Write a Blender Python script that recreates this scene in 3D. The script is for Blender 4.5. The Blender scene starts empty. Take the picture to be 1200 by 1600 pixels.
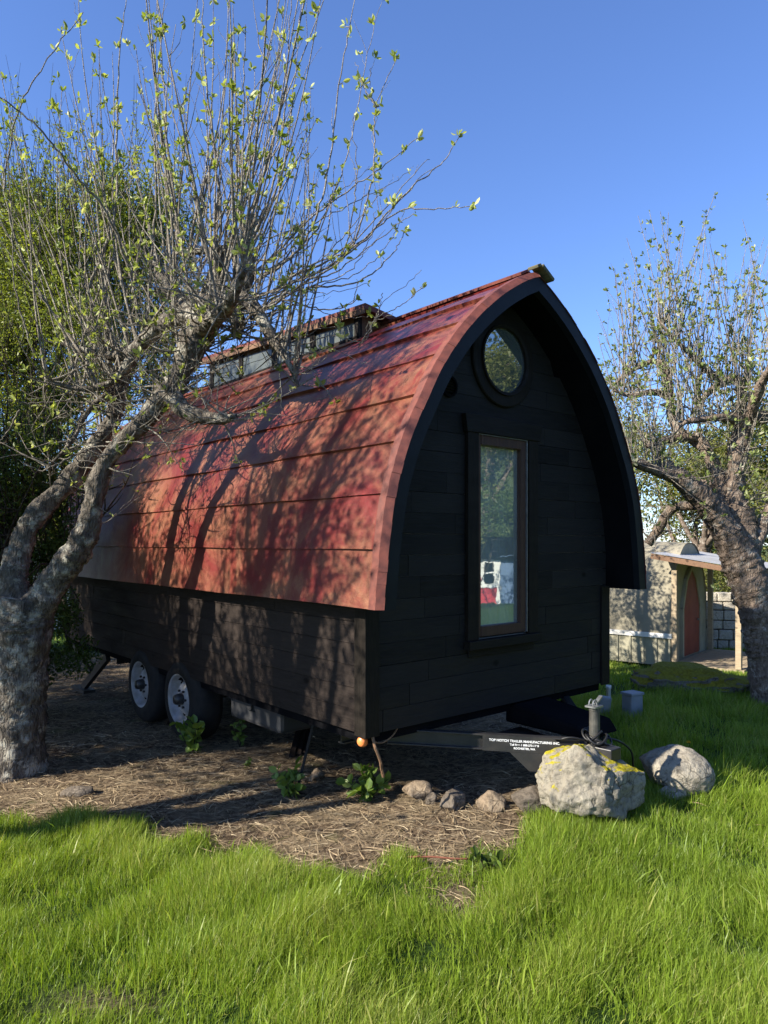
import bpy, math, random
import numpy as np
from mathutils import Vector, Matrix, noise as mn

rng = np.random.default_rng(11)
random.seed(11)
scene = bpy.context.scene
COL = scene.collection
EYE, HOR, FPX = 1.585, 848.0, 1120.0
SUN_TRAVEL = (0.90, 0.437); SUN_ELEV = 32.0

def px(x, y, d):
    return np.array([(x-600)/FPX*d, d, EYE+(HOR-y)/FPX*d])

# ------------------------------------------------------------------ mesh helpers
class MB:
    """collects vertices and faces (any n-gon size) and links them as one mesh"""
    def __init__(s):
        s.v = []; s.f = {}; s.n = 0; s.c = []
    def add(s, V, *faces, col=None):
        V = np.asarray(V, float).reshape(-1, 3)
        for F in faces:
            F = np.asarray(F, int)
            if F.ndim == 1: F = F[None]
            s.f.setdefault(F.shape[1], []).append(F+s.n)
        s.v.append(V); s.n += len(V)
        if col is not None:
            col = np.asarray(col, float)
            if col.ndim == 0: col = np.full(len(V), float(col))
            s.c.append(col)
    def box(s, lo, hi):
        x0, y0, z0 = lo; x1, y1, z1 = hi
        s.add([(x0,y0,z0),(x1,y0,z0),(x1,y1,z0),(x0,y1,z0),(x0,y0,z1),(x1,y0,z1),(x1,y1,z1),(x0,y1,z1)],
              [(0,3,2,1),(4,5,6,7),(0,1,5,4),(1,2,6,5),(2,3,7,6),(3,0,4,7)])
    def bar(s, a, b, w, h, up=(0,0,1)):
        """rectangular bar from a to b, width w (sideways), height h (along up)"""
        a = np.array(a, float); b = np.array(b, float); t = (b-a)/np.linalg.norm(b-a)
        u = np.array(up, float); sd = np.cross(t, u); sd /= np.linalg.norm(sd); u = np.cross(sd, t)
        V = [p+sd*w/2*i+u*h/2*j for p in (a, b) for i, j in ((-1,-1),(1,-1),(1,1),(-1,1))]
        s.add(V, [(0,1,2,3),(7,6,5,4),(0,4,5,1),(1,5,6,2),(2,6,7,3),(3,7,4,0)])
    def prism(s, poly, axis, a, b):
        """extrude a 2D polygon along an axis index from a to b"""
        n = len(poly); V = []
        for t in (a, b):
            for p in poly:
                q = list(p); q.insert(axis, t); V.append(q)
        s.add(V)
        base = s.n-2*n
        s.f.setdefault(n, []).append(np.array([list(range(n))[::-1]])+base)
        s.f.setdefault(n, []).append(np.array([list(range(n, 2*n))])+base)
        s.f.setdefault(4, []).append(np.array([(i, (i+1) % n, n+(i+1) % n, n+i) for i in range(n)])+base)
    def tube(s, P, R, sides=8, rough=0.0, cap=True, col=None, ell=None):
        P = np.asarray(P, float); n = len(P)
        R = np.broadcast_to(np.asarray(R, float), (n,))
        T = np.gradient(P, axis=0); T /= np.maximum(np.linalg.norm(T, axis=1, keepdims=True), 1e-9)
        ref = np.array([0.0, 0, 1]) if abs(T[0][2]) < .9 else np.array([1.0, 0, 0])
        N = np.zeros_like(P); u = ref-T[0]*ref.dot(T[0]); u /= np.linalg.norm(u)
        for i in range(n):
            u = u-T[i]*u.dot(T[i]); u /= max(np.linalg.norm(u), 1e-9); N[i] = u
        B = np.cross(T, N)
        a = np.linspace(0, 2*math.pi, sides, endpoint=False)
        rr = R[:, None]*np.ones((1, sides))
        if rough > 0:
            rr = rr*(1+rough*rng.normal(size=rr.shape)*.5+rough*np.sin(a*3+np.arange(n)[:, None]*.7)*.6)
        V = P[:, None]+(N[:, None]*np.cos(a)[None, :, None]+B[:, None]*np.sin(a)[None, :, None])*rr[..., None]
        idx = np.arange(n*sides).reshape(n, sides)
        q = np.stack([idx[:-1], np.roll(idx, -1, 1)[:-1], np.roll(idx, -1, 1)[1:], idx[1:]], -1).reshape(-1, 4)
        s.add(V.reshape(-1, 3), q, col=col)
        if cap:
            b = s.n-n*sides
            s.f.setdefault(sides, []).append(np.array([np.arange(sides)[::-1]+b]))
            s.f.setdefault(sides, []).append(np.array([np.arange(sides)+b+(n-1)*sides]))
    def lathe(s, prof, c, axis, sides=32, close=False):
        """prof: (radius, along) list; revolve about axis through c"""
        ax = np.array(axis, float); ax /= np.linalg.norm(ax)
        r = np.array([0, 0, 1.0]) if abs(ax[2]) < .9 else np.array([1.0, 0, 0])
        u = np.cross(ax, r); u /= np.linalg.norm(u); v = np.cross(ax, u)
        a = np.linspace(0, 2*math.pi, sides, endpoint=False)
        prof = np.array(prof, float); n = len(prof)
        V = np.array(c)+prof[:, None, 1:2]*ax+prof[:, None, 0:1]*(np.cos(a)[None, :, None]*u+np.sin(a)[None, :, None]*v)
        idx = np.arange(n*sides).reshape(n, sides)
        q = np.stack([idx[:-1], np.roll(idx, -1, 1)[:-1], np.roll(idx, -1, 1)[1:], idx[1:]], -1).reshape(-1, 4)
        if close:
            q = np.concatenate([q, np.stack([idx[-1], np.roll(idx[-1], -1), np.roll(idx[0], -1), idx[0]], -1)])
        s.add(V.reshape(-1, 3), q)
    def build(s, name, mat, parent=None, smooth=False, loc=None):
        me = bpy.data.meshes.new(name)
        V = np.concatenate(s.v) if s.v else np.zeros((0, 3))
        loops, starts, tot = [], [], 0
        for k, L in s.f.items():
            F = np.concatenate(L); loops.append(F.reshape(-1))
            starts.append(tot+np.arange(len(F))*k); tot += F.size
        me.vertices.add(len(V)); me.vertices.foreach_set('co', V.astype(np.float32).reshape(-1))
        loops = np.concatenate(loops).astype(np.int32); starts = np.concatenate(starts).astype(np.int32)
        me.loops.add(len(loops)); me.loops.foreach_set('vertex_index', loops)
        me.polygons.add(len(starts)); me.polygons.foreach_set('loop_start', starts)
        me.update(calc_edges=True); me.validate()
        if s.c and sum(len(c) for c in s.c) == len(V):
            at = me.attributes.new('var', 'FLOAT', 'POINT')
            at.data.foreach_set('value', np.concatenate(s.c).astype(np.float32))
        me.polygons.foreach_set('use_smooth', np.full(len(me.polygons), bool(smooth)))
        me.materials.append(mat)
        o = bpy.data.objects.new(name, me); COL.objects.link(o)
        if parent: o.parent = parent
        if loc is not None: o.location = loc
        return o

def fixn(o):
    import bmesh
    bm = bmesh.new(); bm.from_mesh(o.data); bmesh.ops.recalc_face_normals(bm, faces=bm.faces); bm.to_mesh(o.data); bm.free()
    return o
def bevel(o, w, seg=2):
    m = o.modifiers.new('bevel', 'BEVEL'); m.width = w; m.segments = seg; m.limit_method = 'ANGLE'
    return o
def tag(o, label=None, cat=None, group=None, kind=None):
    if label: o['label'] = label
    if cat: o['category'] = cat
    if group: o['group'] = group
    if kind: o['kind'] = kind
    return o
def thing(name, label, cat, loc=(0,0,0), rz=0, group=None):
    o = bpy.data.objects.new(name, None); COL.objects.link(o); o.empty_display_size = .1
    o.location = loc; o.rotation_euler = (0, 0, rz)
    return tag(o, label, cat, group)
def spline(P, n):
    """Catmull-Rom through rows of P (any number of columns), n samples per span"""
    P = np.asarray(P, float); Q = np.vstack([2*P[0]-P[1], P, 2*P[-1]-P[-2]]); out = []
    for i in range(1, len(Q)-2):
        p0, p1, p2, p3 = Q[i-1:i+3]
        for t in np.linspace(0, 1, n, endpoint=False):
            out.append(.5*(2*p1+(p2-p0)*t+(2*p0-5*p1+4*p2-p3)*t*t+(3*p1-p0-3*p2+p3)*t**3))
    out.append(Q[-2]); return np.array(out)

# ------------------------------------------------------------------ materials
class N:
    def __init__(s, name):
        s.m = bpy.data.materials.new(name); s.m.use_nodes = True; s.t = s.m.node_tree
        s.b = s.t.nodes['Principled BSDF']; s.out = s.t.nodes['Material Output']
        s.co = s.t.nodes.new('ShaderNodeTexCoord').outputs['Object']
    def n(s, typ, **kw):
        x = s.t.nodes.new(typ)
        for k, v in kw.items(): setattr(x, k, v)
        return x
    def l(s, a, b): s.t.links.new(a, b)
    def mapping(s, scale=(1,1,1), rot=(0,0,0), src=None):
        m = s.n('ShaderNodeMapping'); m.inputs['Scale'].default_value = scale; m.inputs['Rotation'].default_value = rot
        s.l(src or s.co, m.inputs['Vector']); return m.outputs[0]
    def noise(s, scale, detail=5, rough=.55, vec=None, dist=0):
        x = s.n('ShaderNodeTexNoise'); x.inputs['Scale'].default_value = scale; x.inputs['Detail'].default_value = detail
        x.inputs['Roughness'].default_value = rough; x.inputs['Distortion'].default_value = dist
        s.l(vec or s.co, x.inputs['Vector']); return x.outputs['Fac']
    def voro(s, scale, feature='F1', vec=None):
        x = s.n('ShaderNodeTexVoronoi', feature=feature); x.inputs['Scale'].default_value = scale
        s.l(vec or s.co, x.inputs['Vector']); return x.outputs['Distance']
    def ramp(s, fac, *stops):
        x = s.n('ShaderNodeValToRGB'); e = x.color_ramp.elements
        while len(e) < len(stops): e.new(.5)
        for i, (p, c) in enumerate(stops):
            e[i].position = p; e[i].color = (*c, 1) if hasattr(c, '__len__') else (c, c, c, 1)
        s.l(fac, x.inputs[0]); return x.outputs[0]
    def mix(s, fac, a, b, mode='MIX'):
        x = s.n('ShaderNodeMix', data_type='RGBA', blend_type=mode)
        for i, v in ((0, fac), (6, a), (7, b)):
            if hasattr(v, 'is_linked'): s.l(v, x.inputs[i])
            elif i == 0: x.inputs[0].default_value = v
            else: x.inputs[i].default_value = (*v, 1)
        return x.outputs[2]
    def math(s, op, a, b=0.0):
        x = s.n('ShaderNodeMath', operation=op)
        for i, v in ((0, a), (1, b)):
            if hasattr(v, 'is_linked'): s.l(v, x.inputs[i])
            else: x.inputs[i].default_value = v
        return x.outputs[0]
    def attr(s, name='var'):
        x = s.n('ShaderNodeAttribute', attribute_name=name); return x.outputs['Fac']
    def bump(s, h, strength=.5, dist=.01, prev=None):
        x = s.n('ShaderNodeBump'); x.inputs['Strength'].default_value = strength; x.inputs['Distance'].default_value = dist
        s.l(h, x.inputs['Height'])
        if prev is not None: s.l(prev, x.inputs['Normal'])
        s.l(x.outputs[0], s.b.inputs['Normal']); return x.outputs[0]
    def set(s, color=None, rough=None, spec=None, metal=None):
        for k, v in (('Base Color', color), ('Roughness', rough), ('Specular IOR Level', spec), ('Metallic', metal)):
            if v is None: continue
            if hasattr(v, 'is_linked'): s.l(v, s.b.inputs[k])
            else: s.b.inputs[k].default_value = (*v, 1) if hasattr(v, '__len__') else v
        return s

def simple(name, c1, c2=None, scale=6, rough=.7, spec=.3, metal=0, bump=0, bscale=60, bdist=.003):
    m = N(name); f = m.noise(scale)
    m.set(m.mix(m.ramp(f, (.35, 0.0), (.65, 1.0)), c1, c2 or tuple(x*.7 for x in c1)), rough, spec, metal)
    if bump: m.bump(m.noise(bscale), bump, bdist)
    return m.m

def bark(name, dark, mid, lichen, amount=.5, fine=1.0):
    m = N(name)
    st = m.mapping((1, 1, .35))
    f = m.noise(28*fine, 8, .65, st); c = m.mix(m.ramp(f, (.35, 0.0), (.65, 1.0)), dark, mid)
    g = m.noise(9*fine, 8, .72); c = m.mix(m.ramp(g, (.62-.2*amount, 0.0), (.72-.2*amount, 1.0)), c, lichen)
    m.set(c, .9, .15)
    v = m.voro(42*fine, 'DISTANCE_TO_EDGE', st); b = m.bump(m.ramp(v, (0, 0.0), (.25, 1.0)), .6, .012)
    m.bump(f, .8, .02, b)
    return m.m

def leafmat(name, a, b, trans=.45, c=None, rough=.45):
    m = N(name); v = m.attr()
    col = m.ramp(v, (0, a), (1, b)) if c is None else m.ramp(v, (0, a), (.5, b), (1, c))
    m.set(col, rough, .35)
    t = m.n('ShaderNodeBsdfTranslucent'); s = m.n('ShaderNodeMixShader'); s.inputs[0].default_value = trans
    m.l(m.mix(1.0, col, (1.0, 1.0, .45), 'MULTIPLY'), t.inputs['Color'])
    m.l(m.b.outputs[0], s.inputs[1]); m.l(t.outputs[0], s.inputs[2]); m.l(s.outputs[0], m.out.inputs['Surface'])
    return m.m

def planks(name, c1, c2, axis='X', rough=.55, spec=.25):
    m = N(name)
    sc = {'X': (1.2, 14, 14), 'Y': (14, 1.2, 14), 'Z': (14, 14, 1.2)}[axis]
    g = m.noise(5, 6, .6, m.mapping(sc), 1.2); k = m.noise(2.2, 3, .5, m.mapping((1, 1, 5)))
    ob = m.attr()
    c = m.mix(m.ramp(g, (.3, 0.0), (.7, 1.0)), c1, c2)
    c = m.mix(m.ramp(ob, (0, .0), (1, .55)), c, tuple(x*1.7 for x in c2))
    kn = m.voro(2.3, 'F1', m.mapping((1, 1, 1.5) if axis != 'Z' else (1.5, 1.5, 1)))
    c = m.mix(m.ramp(kn, (.03, .85), (.09, 0.0)), c, tuple(x*.35 for x in c1))
    m.set(c, m.ramp(k, (.3, rough-.1), (.7, rough+.15)), spec)
    m.bump(g, .5, .004)
    return m.m

def glassmat(name, tint, refl, haze=.3):
    m = N(name); t = m.t
    tr = m.n('ShaderNodeBsdfTransparent'); tr.inputs[0].default_value = (*tint, 1)
    gl = m.n('ShaderNodeBsdfGlossy'); gl.inputs['Roughness'].default_value = .015
    gl.inputs['Color'].default_value = (.93, 1.0, .97, 1)
    lw = m.n('ShaderNodeLayerWeight'); lw.inputs[0].default_value = .35
    mx = m.n('ShaderNodeMixShader'); bp = m.n('ShaderNodeBump'); bp.inputs['Strength'].default_value = .12; bp.inputs['Distance'].default_value = .002
    m.l(m.noise(7, 2), bp.inputs['Height']); m.l(bp.outputs[0], gl.inputs['Normal'])
    f = m.math('MAXIMUM', m.math('MULTIPLY', lw.outputs['Fresnel'], 1.0), refl)
    df = m.n('ShaderNodeBsdfDiffuse'); df.inputs[0].default_value = (.50, .57, .53, 1); dm = m.n('ShaderNodeMixShader')
    m.l(m.ramp(m.noise(9, 5, .6), (.3, haze*.7), (.7, haze*1.3)), dm.inputs[0]); m.l(tr.outputs[0], dm.inputs[1]); m.l(df.outputs[0], dm.inputs[2])
    m.l(f, mx.inputs[0]); m.l(dm.outputs[0], mx.inputs[1]); m.l(gl.outputs[0], mx.inputs[2]); m.l(mx.outputs[0], m.out.inputs['Surface'])
    return m.m

M = {}
M['wood_front'] = planks('charred_front', (.0066,.0061,.0059), (.0165,.0150,.0140), 'X', .6, .12)
M['wood_side'] = planks('charred_side', (.012,.009,.0075), (.028,.0215,.018), 'Y', .65, .07)
M['trim'] = planks('dark_trim', (.009,.0072,.0055), (.018,.014,.0105), 'Z', .6, .12)
M['trim_h'] = planks('dark_trim_h', (.008,.0068,.0055), (.017,.014,.011), 'X', .6, .12)
M['sash'] = planks('brown_sash', (.045,.022,.014), (.080,.040,.026), 'Z', .55, .25)
M['fascia'] = simple('blue_black_paint', (.009,.011,.014), (.006,.0075,.010), 9, .5, .2, bump=.2)
M['soffit'] = simple('soffit_dark', (.007,.007,.008), (.004,.004,.005), 4, .85, .03)
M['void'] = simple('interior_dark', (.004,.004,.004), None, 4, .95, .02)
M['steel'] = simple('black_steel', (.018,.018,.019), (.030,.028,.026), 14, .42, .45, bump=.15)
M['galv'] = simple('galvanised', (.30,.31,.31), (.20,.20,.19), 20, .4, .5, .6)
M['rim'] = simple('white_rim', (.30,.305,.32), (.19,.185,.175), 12, .35, .5, bump=.1)
M['rubber'] = simple('rubber', (.012,.012,.012), (.022,.020,.018), 16, .8, .2, bump=.3)
M['white'] = simple('white_letter', (.78,.78,.76), (.6,.6,.58), 120, .6, .3)
M['orange'] = simple('orange_lens', (.75,.24,.07), (.6,.16,.04), 20, .3, .6)
M['cable'] = simple('black_cable', (.012,.012,.012), None, 8, .5, .4)
M['rope'] = simple('brown_rope', (.22,.13,.07), (.14,.08,.045), 60, .8, .2, bump=.4, bscale=120)
M['curtain'] = simple('curtain_cloth', (.72,.78,.74), (.58,.64,.60), 9, .9, .1, bump=.4, bscale=9, bdist=.02)
M['glass'] = glassmat('window_glass', (.90,.96,.93), .42, .42)
M['glass_round'] = glassmat('round_glass', (.55,.6,.6), .30, .15)
M['dormer_wood'] = planks('dormer_wood', (.10,.055,.032), (.20,.115,.065), 'Y', .6, .25)
M['plastic_grey'] = simple('grey_plastic', (.24,.26,.27), (.17,.185,.19), 6, .55, .35, bump=.1)
M['white_pipe'] = simple('white_pipe', (.7,.7,.66), (.5,.5,.45), 12, .5, .4)
M['ridge'] = planks('ridge_wood', (.075,.068,.04), (.15,.14,.08), 'Y', .7, .2)

def roof_material():
    m = N('red_roof')
    big = m.noise(2.4, 9, .72, m.mapping((1.2, .6, .6)), .8)
    st = m.noise(2.6, 5, .65, m.mapping((1.0, 2.2, .5)))
    c = m.ramp(big, (.36, (.155,.012,.014)), (.44, (.145,.022,.018)), (.51, (.195,.058,.034)), (.60, (.24,.105,.056)), (.70, (.115,.028,.020)))
    c = m.mix(m.ramp(st, (.57, 0.0), (.66, .75)), c, (.17,.016,.015))
    sp = m.noise(160, 3, .7); c = m.mix(m.ramp(sp, (.35, .45), (.62, 0.0)), c, (.09,.026,.016))
    m.set(c, m.ramp(m.noise(4), (.3, .30), (.7, .46)), .34, .10)
    m.b.inputs['Coat Weight'].default_value = .14; m.b.inputs['Coat Roughness'].default_value = .26
    b = m.bump(sp, .28, .004); m.bump(m.noise(9, 3), .3, .012, b)
    return m.m
M['roof'] = roof_material()
M['rake'] = simple('rake_trim', (.17,.052,.036), (.10,.034,.026), 18, .55, .3, bump=.5, bscale=30)

def ground_material():
    m = N('soil_and_turf')
    a = m.noise(3.2, 8, .65); b = m.noise(24, 8, .7)
    dirt = m.ramp(b, (.36, (.042,.028,.018)), (.5, (.135,.095,.060)), (.64, (.36,.275,.175)))
    straw = m.ramp(m.noise(60, 5, .7, m.mapping((.35, 1, 1), (0, 0, .5))), (.36, (.11,.078,.046)), (.66, (.46,.36,.22)))
    c = m.mix(m.ramp(a, (.46, 0.0), (.60, .65)), dirt, straw)
    moss = m.noise(2.4, 6, .6); c = m.mix(m.ramp(moss, (.60, 0.0), (.70, .55)), c, (.10,.115,.03))
    turf = m.ramp(b, (.3, (.020,.045,.010)), (.7, (.055,.105,.018)))
    c = m.mix(m.attr('turf'), c, turf)
    m.set(c, .95, .1)
    x = m.bump(b, 1.0, .06); m.bump(m.noise(120, 4, .7), .7, .010, x)
    return m.m
M['ground'] = ground_material()
M['grass'] = leafmat('grass_blade', (.140,.215,.022), (.235,.335,.034), .50, (.38,.38,.11), .42)
M['straw'] = leafmat('straw_blade', (.14,.095,.055), (.34,.25,.145), .15, (.50,.41,.26), .7)
M['apple_leaf'] = leafmat('apple_leaf', (.20,.265,.045), (.36,.41,.10), .48, (.62,.62,.36))
M['apple_leaf_far'] = leafmat('apple_leaf_pale', (.13,.18,.045), (.24,.29,.085), .42, (.50,.48,.36))
M['shrub_leaf'] = leafmat('shrub_leaf', (.035,.062,.012), (.080,.125,.022), .38, (.15,.19,.038))
M['bright_shrub'] = leafmat('bright_shrub_leaf', (.115,.155,.022), (.21,.255,.038), .48, (.31,.34,.065))
M['pale_leaf'] = leafmat('pale_leaf', (.09,.11,.026), (.17,.18,.042), .4, (.25,.25,.075))
M['far_leaf'] = leafmat('far_leaf', (.045,.075,.020), (.085,.125,.032), .4, (.14,.17,.05))
M['sprout_leaf'] = leafmat('sprout_leaf', (.075,.135,.022), (.16,.24,.04), .4, (.26,.33,.09))
M['bark'] = bark('apple_bark', (.048,.040,.031), (.165,.143,.115), (.33,.31,.25), .55)
M['bark_red'] = bark('apple_bark_brown', (.085,.062,.046), (.24,.185,.14), (.36,.32,.26), .4)
M['twig'] = bark('apple_twig', (.17,.145,.115), (.31,.275,.22), (.42,.40,.33), .5, 3)
M['stem'] = bark('shrub_stem', (.03,.024,.018), (.075,.06,.045), (.13,.12,.09), .3, 2)

def rock_material(name, c1, c2, moss=None, mossz=.55, crack=.7):
    m = N(name); f = m.noise(5, 8, .65); g = m.noise(34, 6, .7)
    c = m.mix(m.ramp(f, (.35, 0.0), (.65, 1.0)), c1, c2)
    c = m.mix(m.ramp(g, (.36, .7), (.52, 0.0)), c, tuple(x*.42 for x in c1))
    if crack:
        w = m.n('ShaderNodeMix', data_type='RGBA'); w.inputs[0].default_value = .12
        nz = m.n('ShaderNodeTexNoise'); nz.inputs['Scale'].default_value = 6; m.l(m.co, nz.inputs['Vector'])
        m.l(m.co, w.inputs[6]); m.l(nz.outputs['Color'], w.inputs[7])
        v = m.voro(13, 'DISTANCE_TO_EDGE', w.outputs[2])
        patch = m.ramp(m.noise(3.5, 4), (.50, 0.0), (.58, 1.0))
        ck = m.math('MULTIPLY', m.ramp(v, (.0, 1.0), (.05, 0.0)), patch)
    if crack: c = m.mix(m.math('MULTIPLY', ck, .75), c, tuple(x*.25 for x in c1))
    if moss:
        geo = m.n('ShaderNodeNewGeometry'); sx = m.n('ShaderNodeSeparateXYZ'); m.l(geo.outputs['Normal'], sx.inputs[0])
        k = m.math('ADD', sx.outputs[2], m.math('MULTIPLY', m.math('SUBTRACT', m.noise(7, 5, .6), .5), 2.2))
        mk = m.ramp(k, (mossz, 0.0), (min(mossz+.16, .999), 1.0))
        mc = m.ramp(m.noise(40), (.3, tuple(x*.45 for x in moss)), (.7, moss))
        c = m.mix(mk, c, mc)
    m.set(c, .92, .15)
    b = m.bump(g, .8, .02)
    b = m.bump(f, .6, .05, b)
    if crack: m.bump(m.math('SUBTRACT', 1.0, ck), crack, .025, b)
    return m.m
M['rock'] = rock_material('pale_rock', (.215,.19,.145), (.29,.265,.205), (.40,.34,.02), .70, .5)
M['rock_plain'] = rock_material('plain_rock', (.27,.235,.18), (.345,.31,.24), None, 0, .2)
M['rock_brown'] = rock_material('brown_rock', (.20,.145,.095), (.29,.225,.15), None, 0, .3)
M['rock_dark'] = rock_material('dark_rock', (.115,.092,.068), (.18,.15,.115), None, 0, .3)
M['mound'] = rock_material('moss_rock', (.14,.125,.105), (.20,.18,.15), (.24,.21,.02), .42, .5)
M['canvas'] = simple('canvas', (.25,.225,.165), (.19,.172,.125), 3, .9, .1, bump=.4, bscale=5, bdist=.03)
M['board_cream'] = simple('cream_boards', (.32,.30,.215), (.26,.24,.17), 4, .75, .2)
M['board_white'] = simple('white_boards', (.70,.69,.64), (.6,.58,.52), 4, .7, .2)
M['deck'] = planks('deck_wood', (.24,.185,.12), (.38,.30,.195), 'X', .7, .2)
M['door_red'] = simple('red_door', (.24,.055,.030), (.19,.042,.024), 5, .6, .3)
M['metal_roof'] = simple('pale_metal_roof', (.62,.62,.62), (.50,.49,.48), 3, .35, .5, .3)
M['red_wall'] = simple('red_wall', (.42,.035,.045), (.34,.03,.038), 3, .6, .3)
M['blue_wall'] = simple('blue_wall', (.10,.15,.24), (.08,.12,.19), 3, .6, .3)
M['stone'] = rock_material('pale_cut_stone', (.42,.37,.29), (.50,.46,.37), None, 0, .2)

# ------------------------------------------------------------------ ground
def sst(a, b, t):
    t = np.clip((t-a)/(b-a), 0, 1); return t*t*(3-2*t)
def lump(x, y):
    return (np.sin(x*1.9+.7*y)*np.cos(y*2.3-.6*x)*.018+np.sin(x*4.7+1.3)*np.sin(y*5.1+.4)*.009+np.sin(x*9.1-3*y)*np.cos(y*8.3+2*x)*.004)
def gz(x, y):
    x = np.asarray(x, float); y = np.asarray(y, float)
    z = lump(x, y)*sst(60, 20, np.hypot(x, y))
    z = z+.085*np.exp(-((x-.9)/1.0)**2-((y-4.35)/.55)**2)
    z = z-.65*sst(7.8, 12.6, y)*sst(.4, 2.6, x)
    return z
GX = np.array([-40,-3.2,-2.25,-1.25,-.8,-.3,.0,.22,.45,.8,1.02,1.3,1.55,1.75,40])
GY = np.array([4.3,4.3,4.17,3.98,3.66,3.50,3.46,3.44,3.66,3.86,3.92,4.12,4.6,30,30])
A40 = math.radians(40.3); CA, SA = math.cos(A40), math.sin(A40); TO = (-.105, 3.9)
def to_trailer(x, y):
    dx, dy = x-TO[0], y-TO[1]; return CA*dx+SA*dy, -SA*dx+CA*dy
def to_world(w, l, z): return np.array([TO[0]+CA*w-SA*l, TO[1]+SA*w+CA*l, z])
def turf(x, y):
    """1 where the lawn grows, 0 on the bare ground round the trailer"""
    x = np.asarray(x, float); y = np.asarray(y, float)
    e = np.interp(x, GX, GY)+.10*np.sin(x*7.3+1)+.07*np.sin(x*17.1)
    near = sst(.16, -.16, y-e)
    w, l = to_trailer(x, y)
    right = sst(2.35, 2.75, w)*sst(1.25, 1.7, x)
    back = sst(9.5, 11, y)
    bare = .9*np.exp(-((x-.32)/.14)**2-((y-3.2)/.25)**2)+.75*np.exp(-((x+.95)/.22)**2-((y-2.46)/.1)**2)
    return np.clip(np.maximum(np.maximum(near*(1-bare), right), back), 0, 1)
def build_ground():
    def axis(a, b, fine0, fine1, step):
        c = list(np.arange(fine0, fine1+1e-6, step)); g = step
        while c[-1] < b: g *= 1.25; c.append(c[-1]+g)
        g = step
        while c[0] > a: g *= 1.25; c.insert(0, c[0]-g)
        return np.array(c)
    X = axis(-400, 400, -5, 6, .06); Y = axis(-60, 500, 1.6, 14, .06)
    gx, gy = np.meshgrid(X, Y); z = gz(gx, gy)
    nx, ny = len(X), len(Y); i = np.arange(nx*ny).reshape(ny, nx)
    mb = MB(); mb.add(np.stack([gx, gy, z], -1).reshape(-1, 3), np.stack([i[:-1,:-1], i[:-1,1:], i[1:,1:], i[1:,:-1]], -1).reshape(-1, 4))
    o = mb.build('ground', M['ground'], smooth=True)
    at = o.data.attributes.new('turf', 'FLOAT', 'POINT'); at.data.foreach_set('value', turf(gx, gy).reshape(-1).astype(np.float32))
    tag(o, 'bare straw strewn soil turning into green lawn', 'ground', kind='structure')
build_ground()

def strips(P, D, L, W, bend, var, segs=3, side=None):
    """many tapering blades: base P, direction D (unit), length L, width W, bend vector added quadratically"""
    n = len(P); t = np.linspace(0, 1, segs+1)
    if side is None:
        a = rng.uniform(0, 2*math.pi, n); side = np.stack([np.cos(a), np.sin(a), np.zeros(n)], -1)
    mid = P[:, None]+D[:, None]*(L[:, None]*t)[..., None]+bend[:, None]*(t**2)[None, :, None]*L[:, None, None]
    wd = W[:, None]*(1-t[None, :-1]**1.6)
    Lf = mid[:, :-1]-side[:, None]*wd[..., None]/2; Rt = mid[:, :-1]+side[:, None]*wd[..., None]/2
    V = np.concatenate([np.stack([Lf, Rt], 2).reshape(n, -1, 3), mid[:, -1:]], 1); k = V.shape[1]
    base = (np.arange(n)*k)[:, None]
    q = np.concatenate([base+np.array([[2*j, 2*j+1, 2*j+3, 2*j+2]]) for j in range(segs-1)], 0)
    tr = base+np.array([[2*(segs-1), 2*(segs-1)+1, k-1]])
    return V.reshape(-1, 3), q, tr, np.repeat(var, k)

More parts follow.
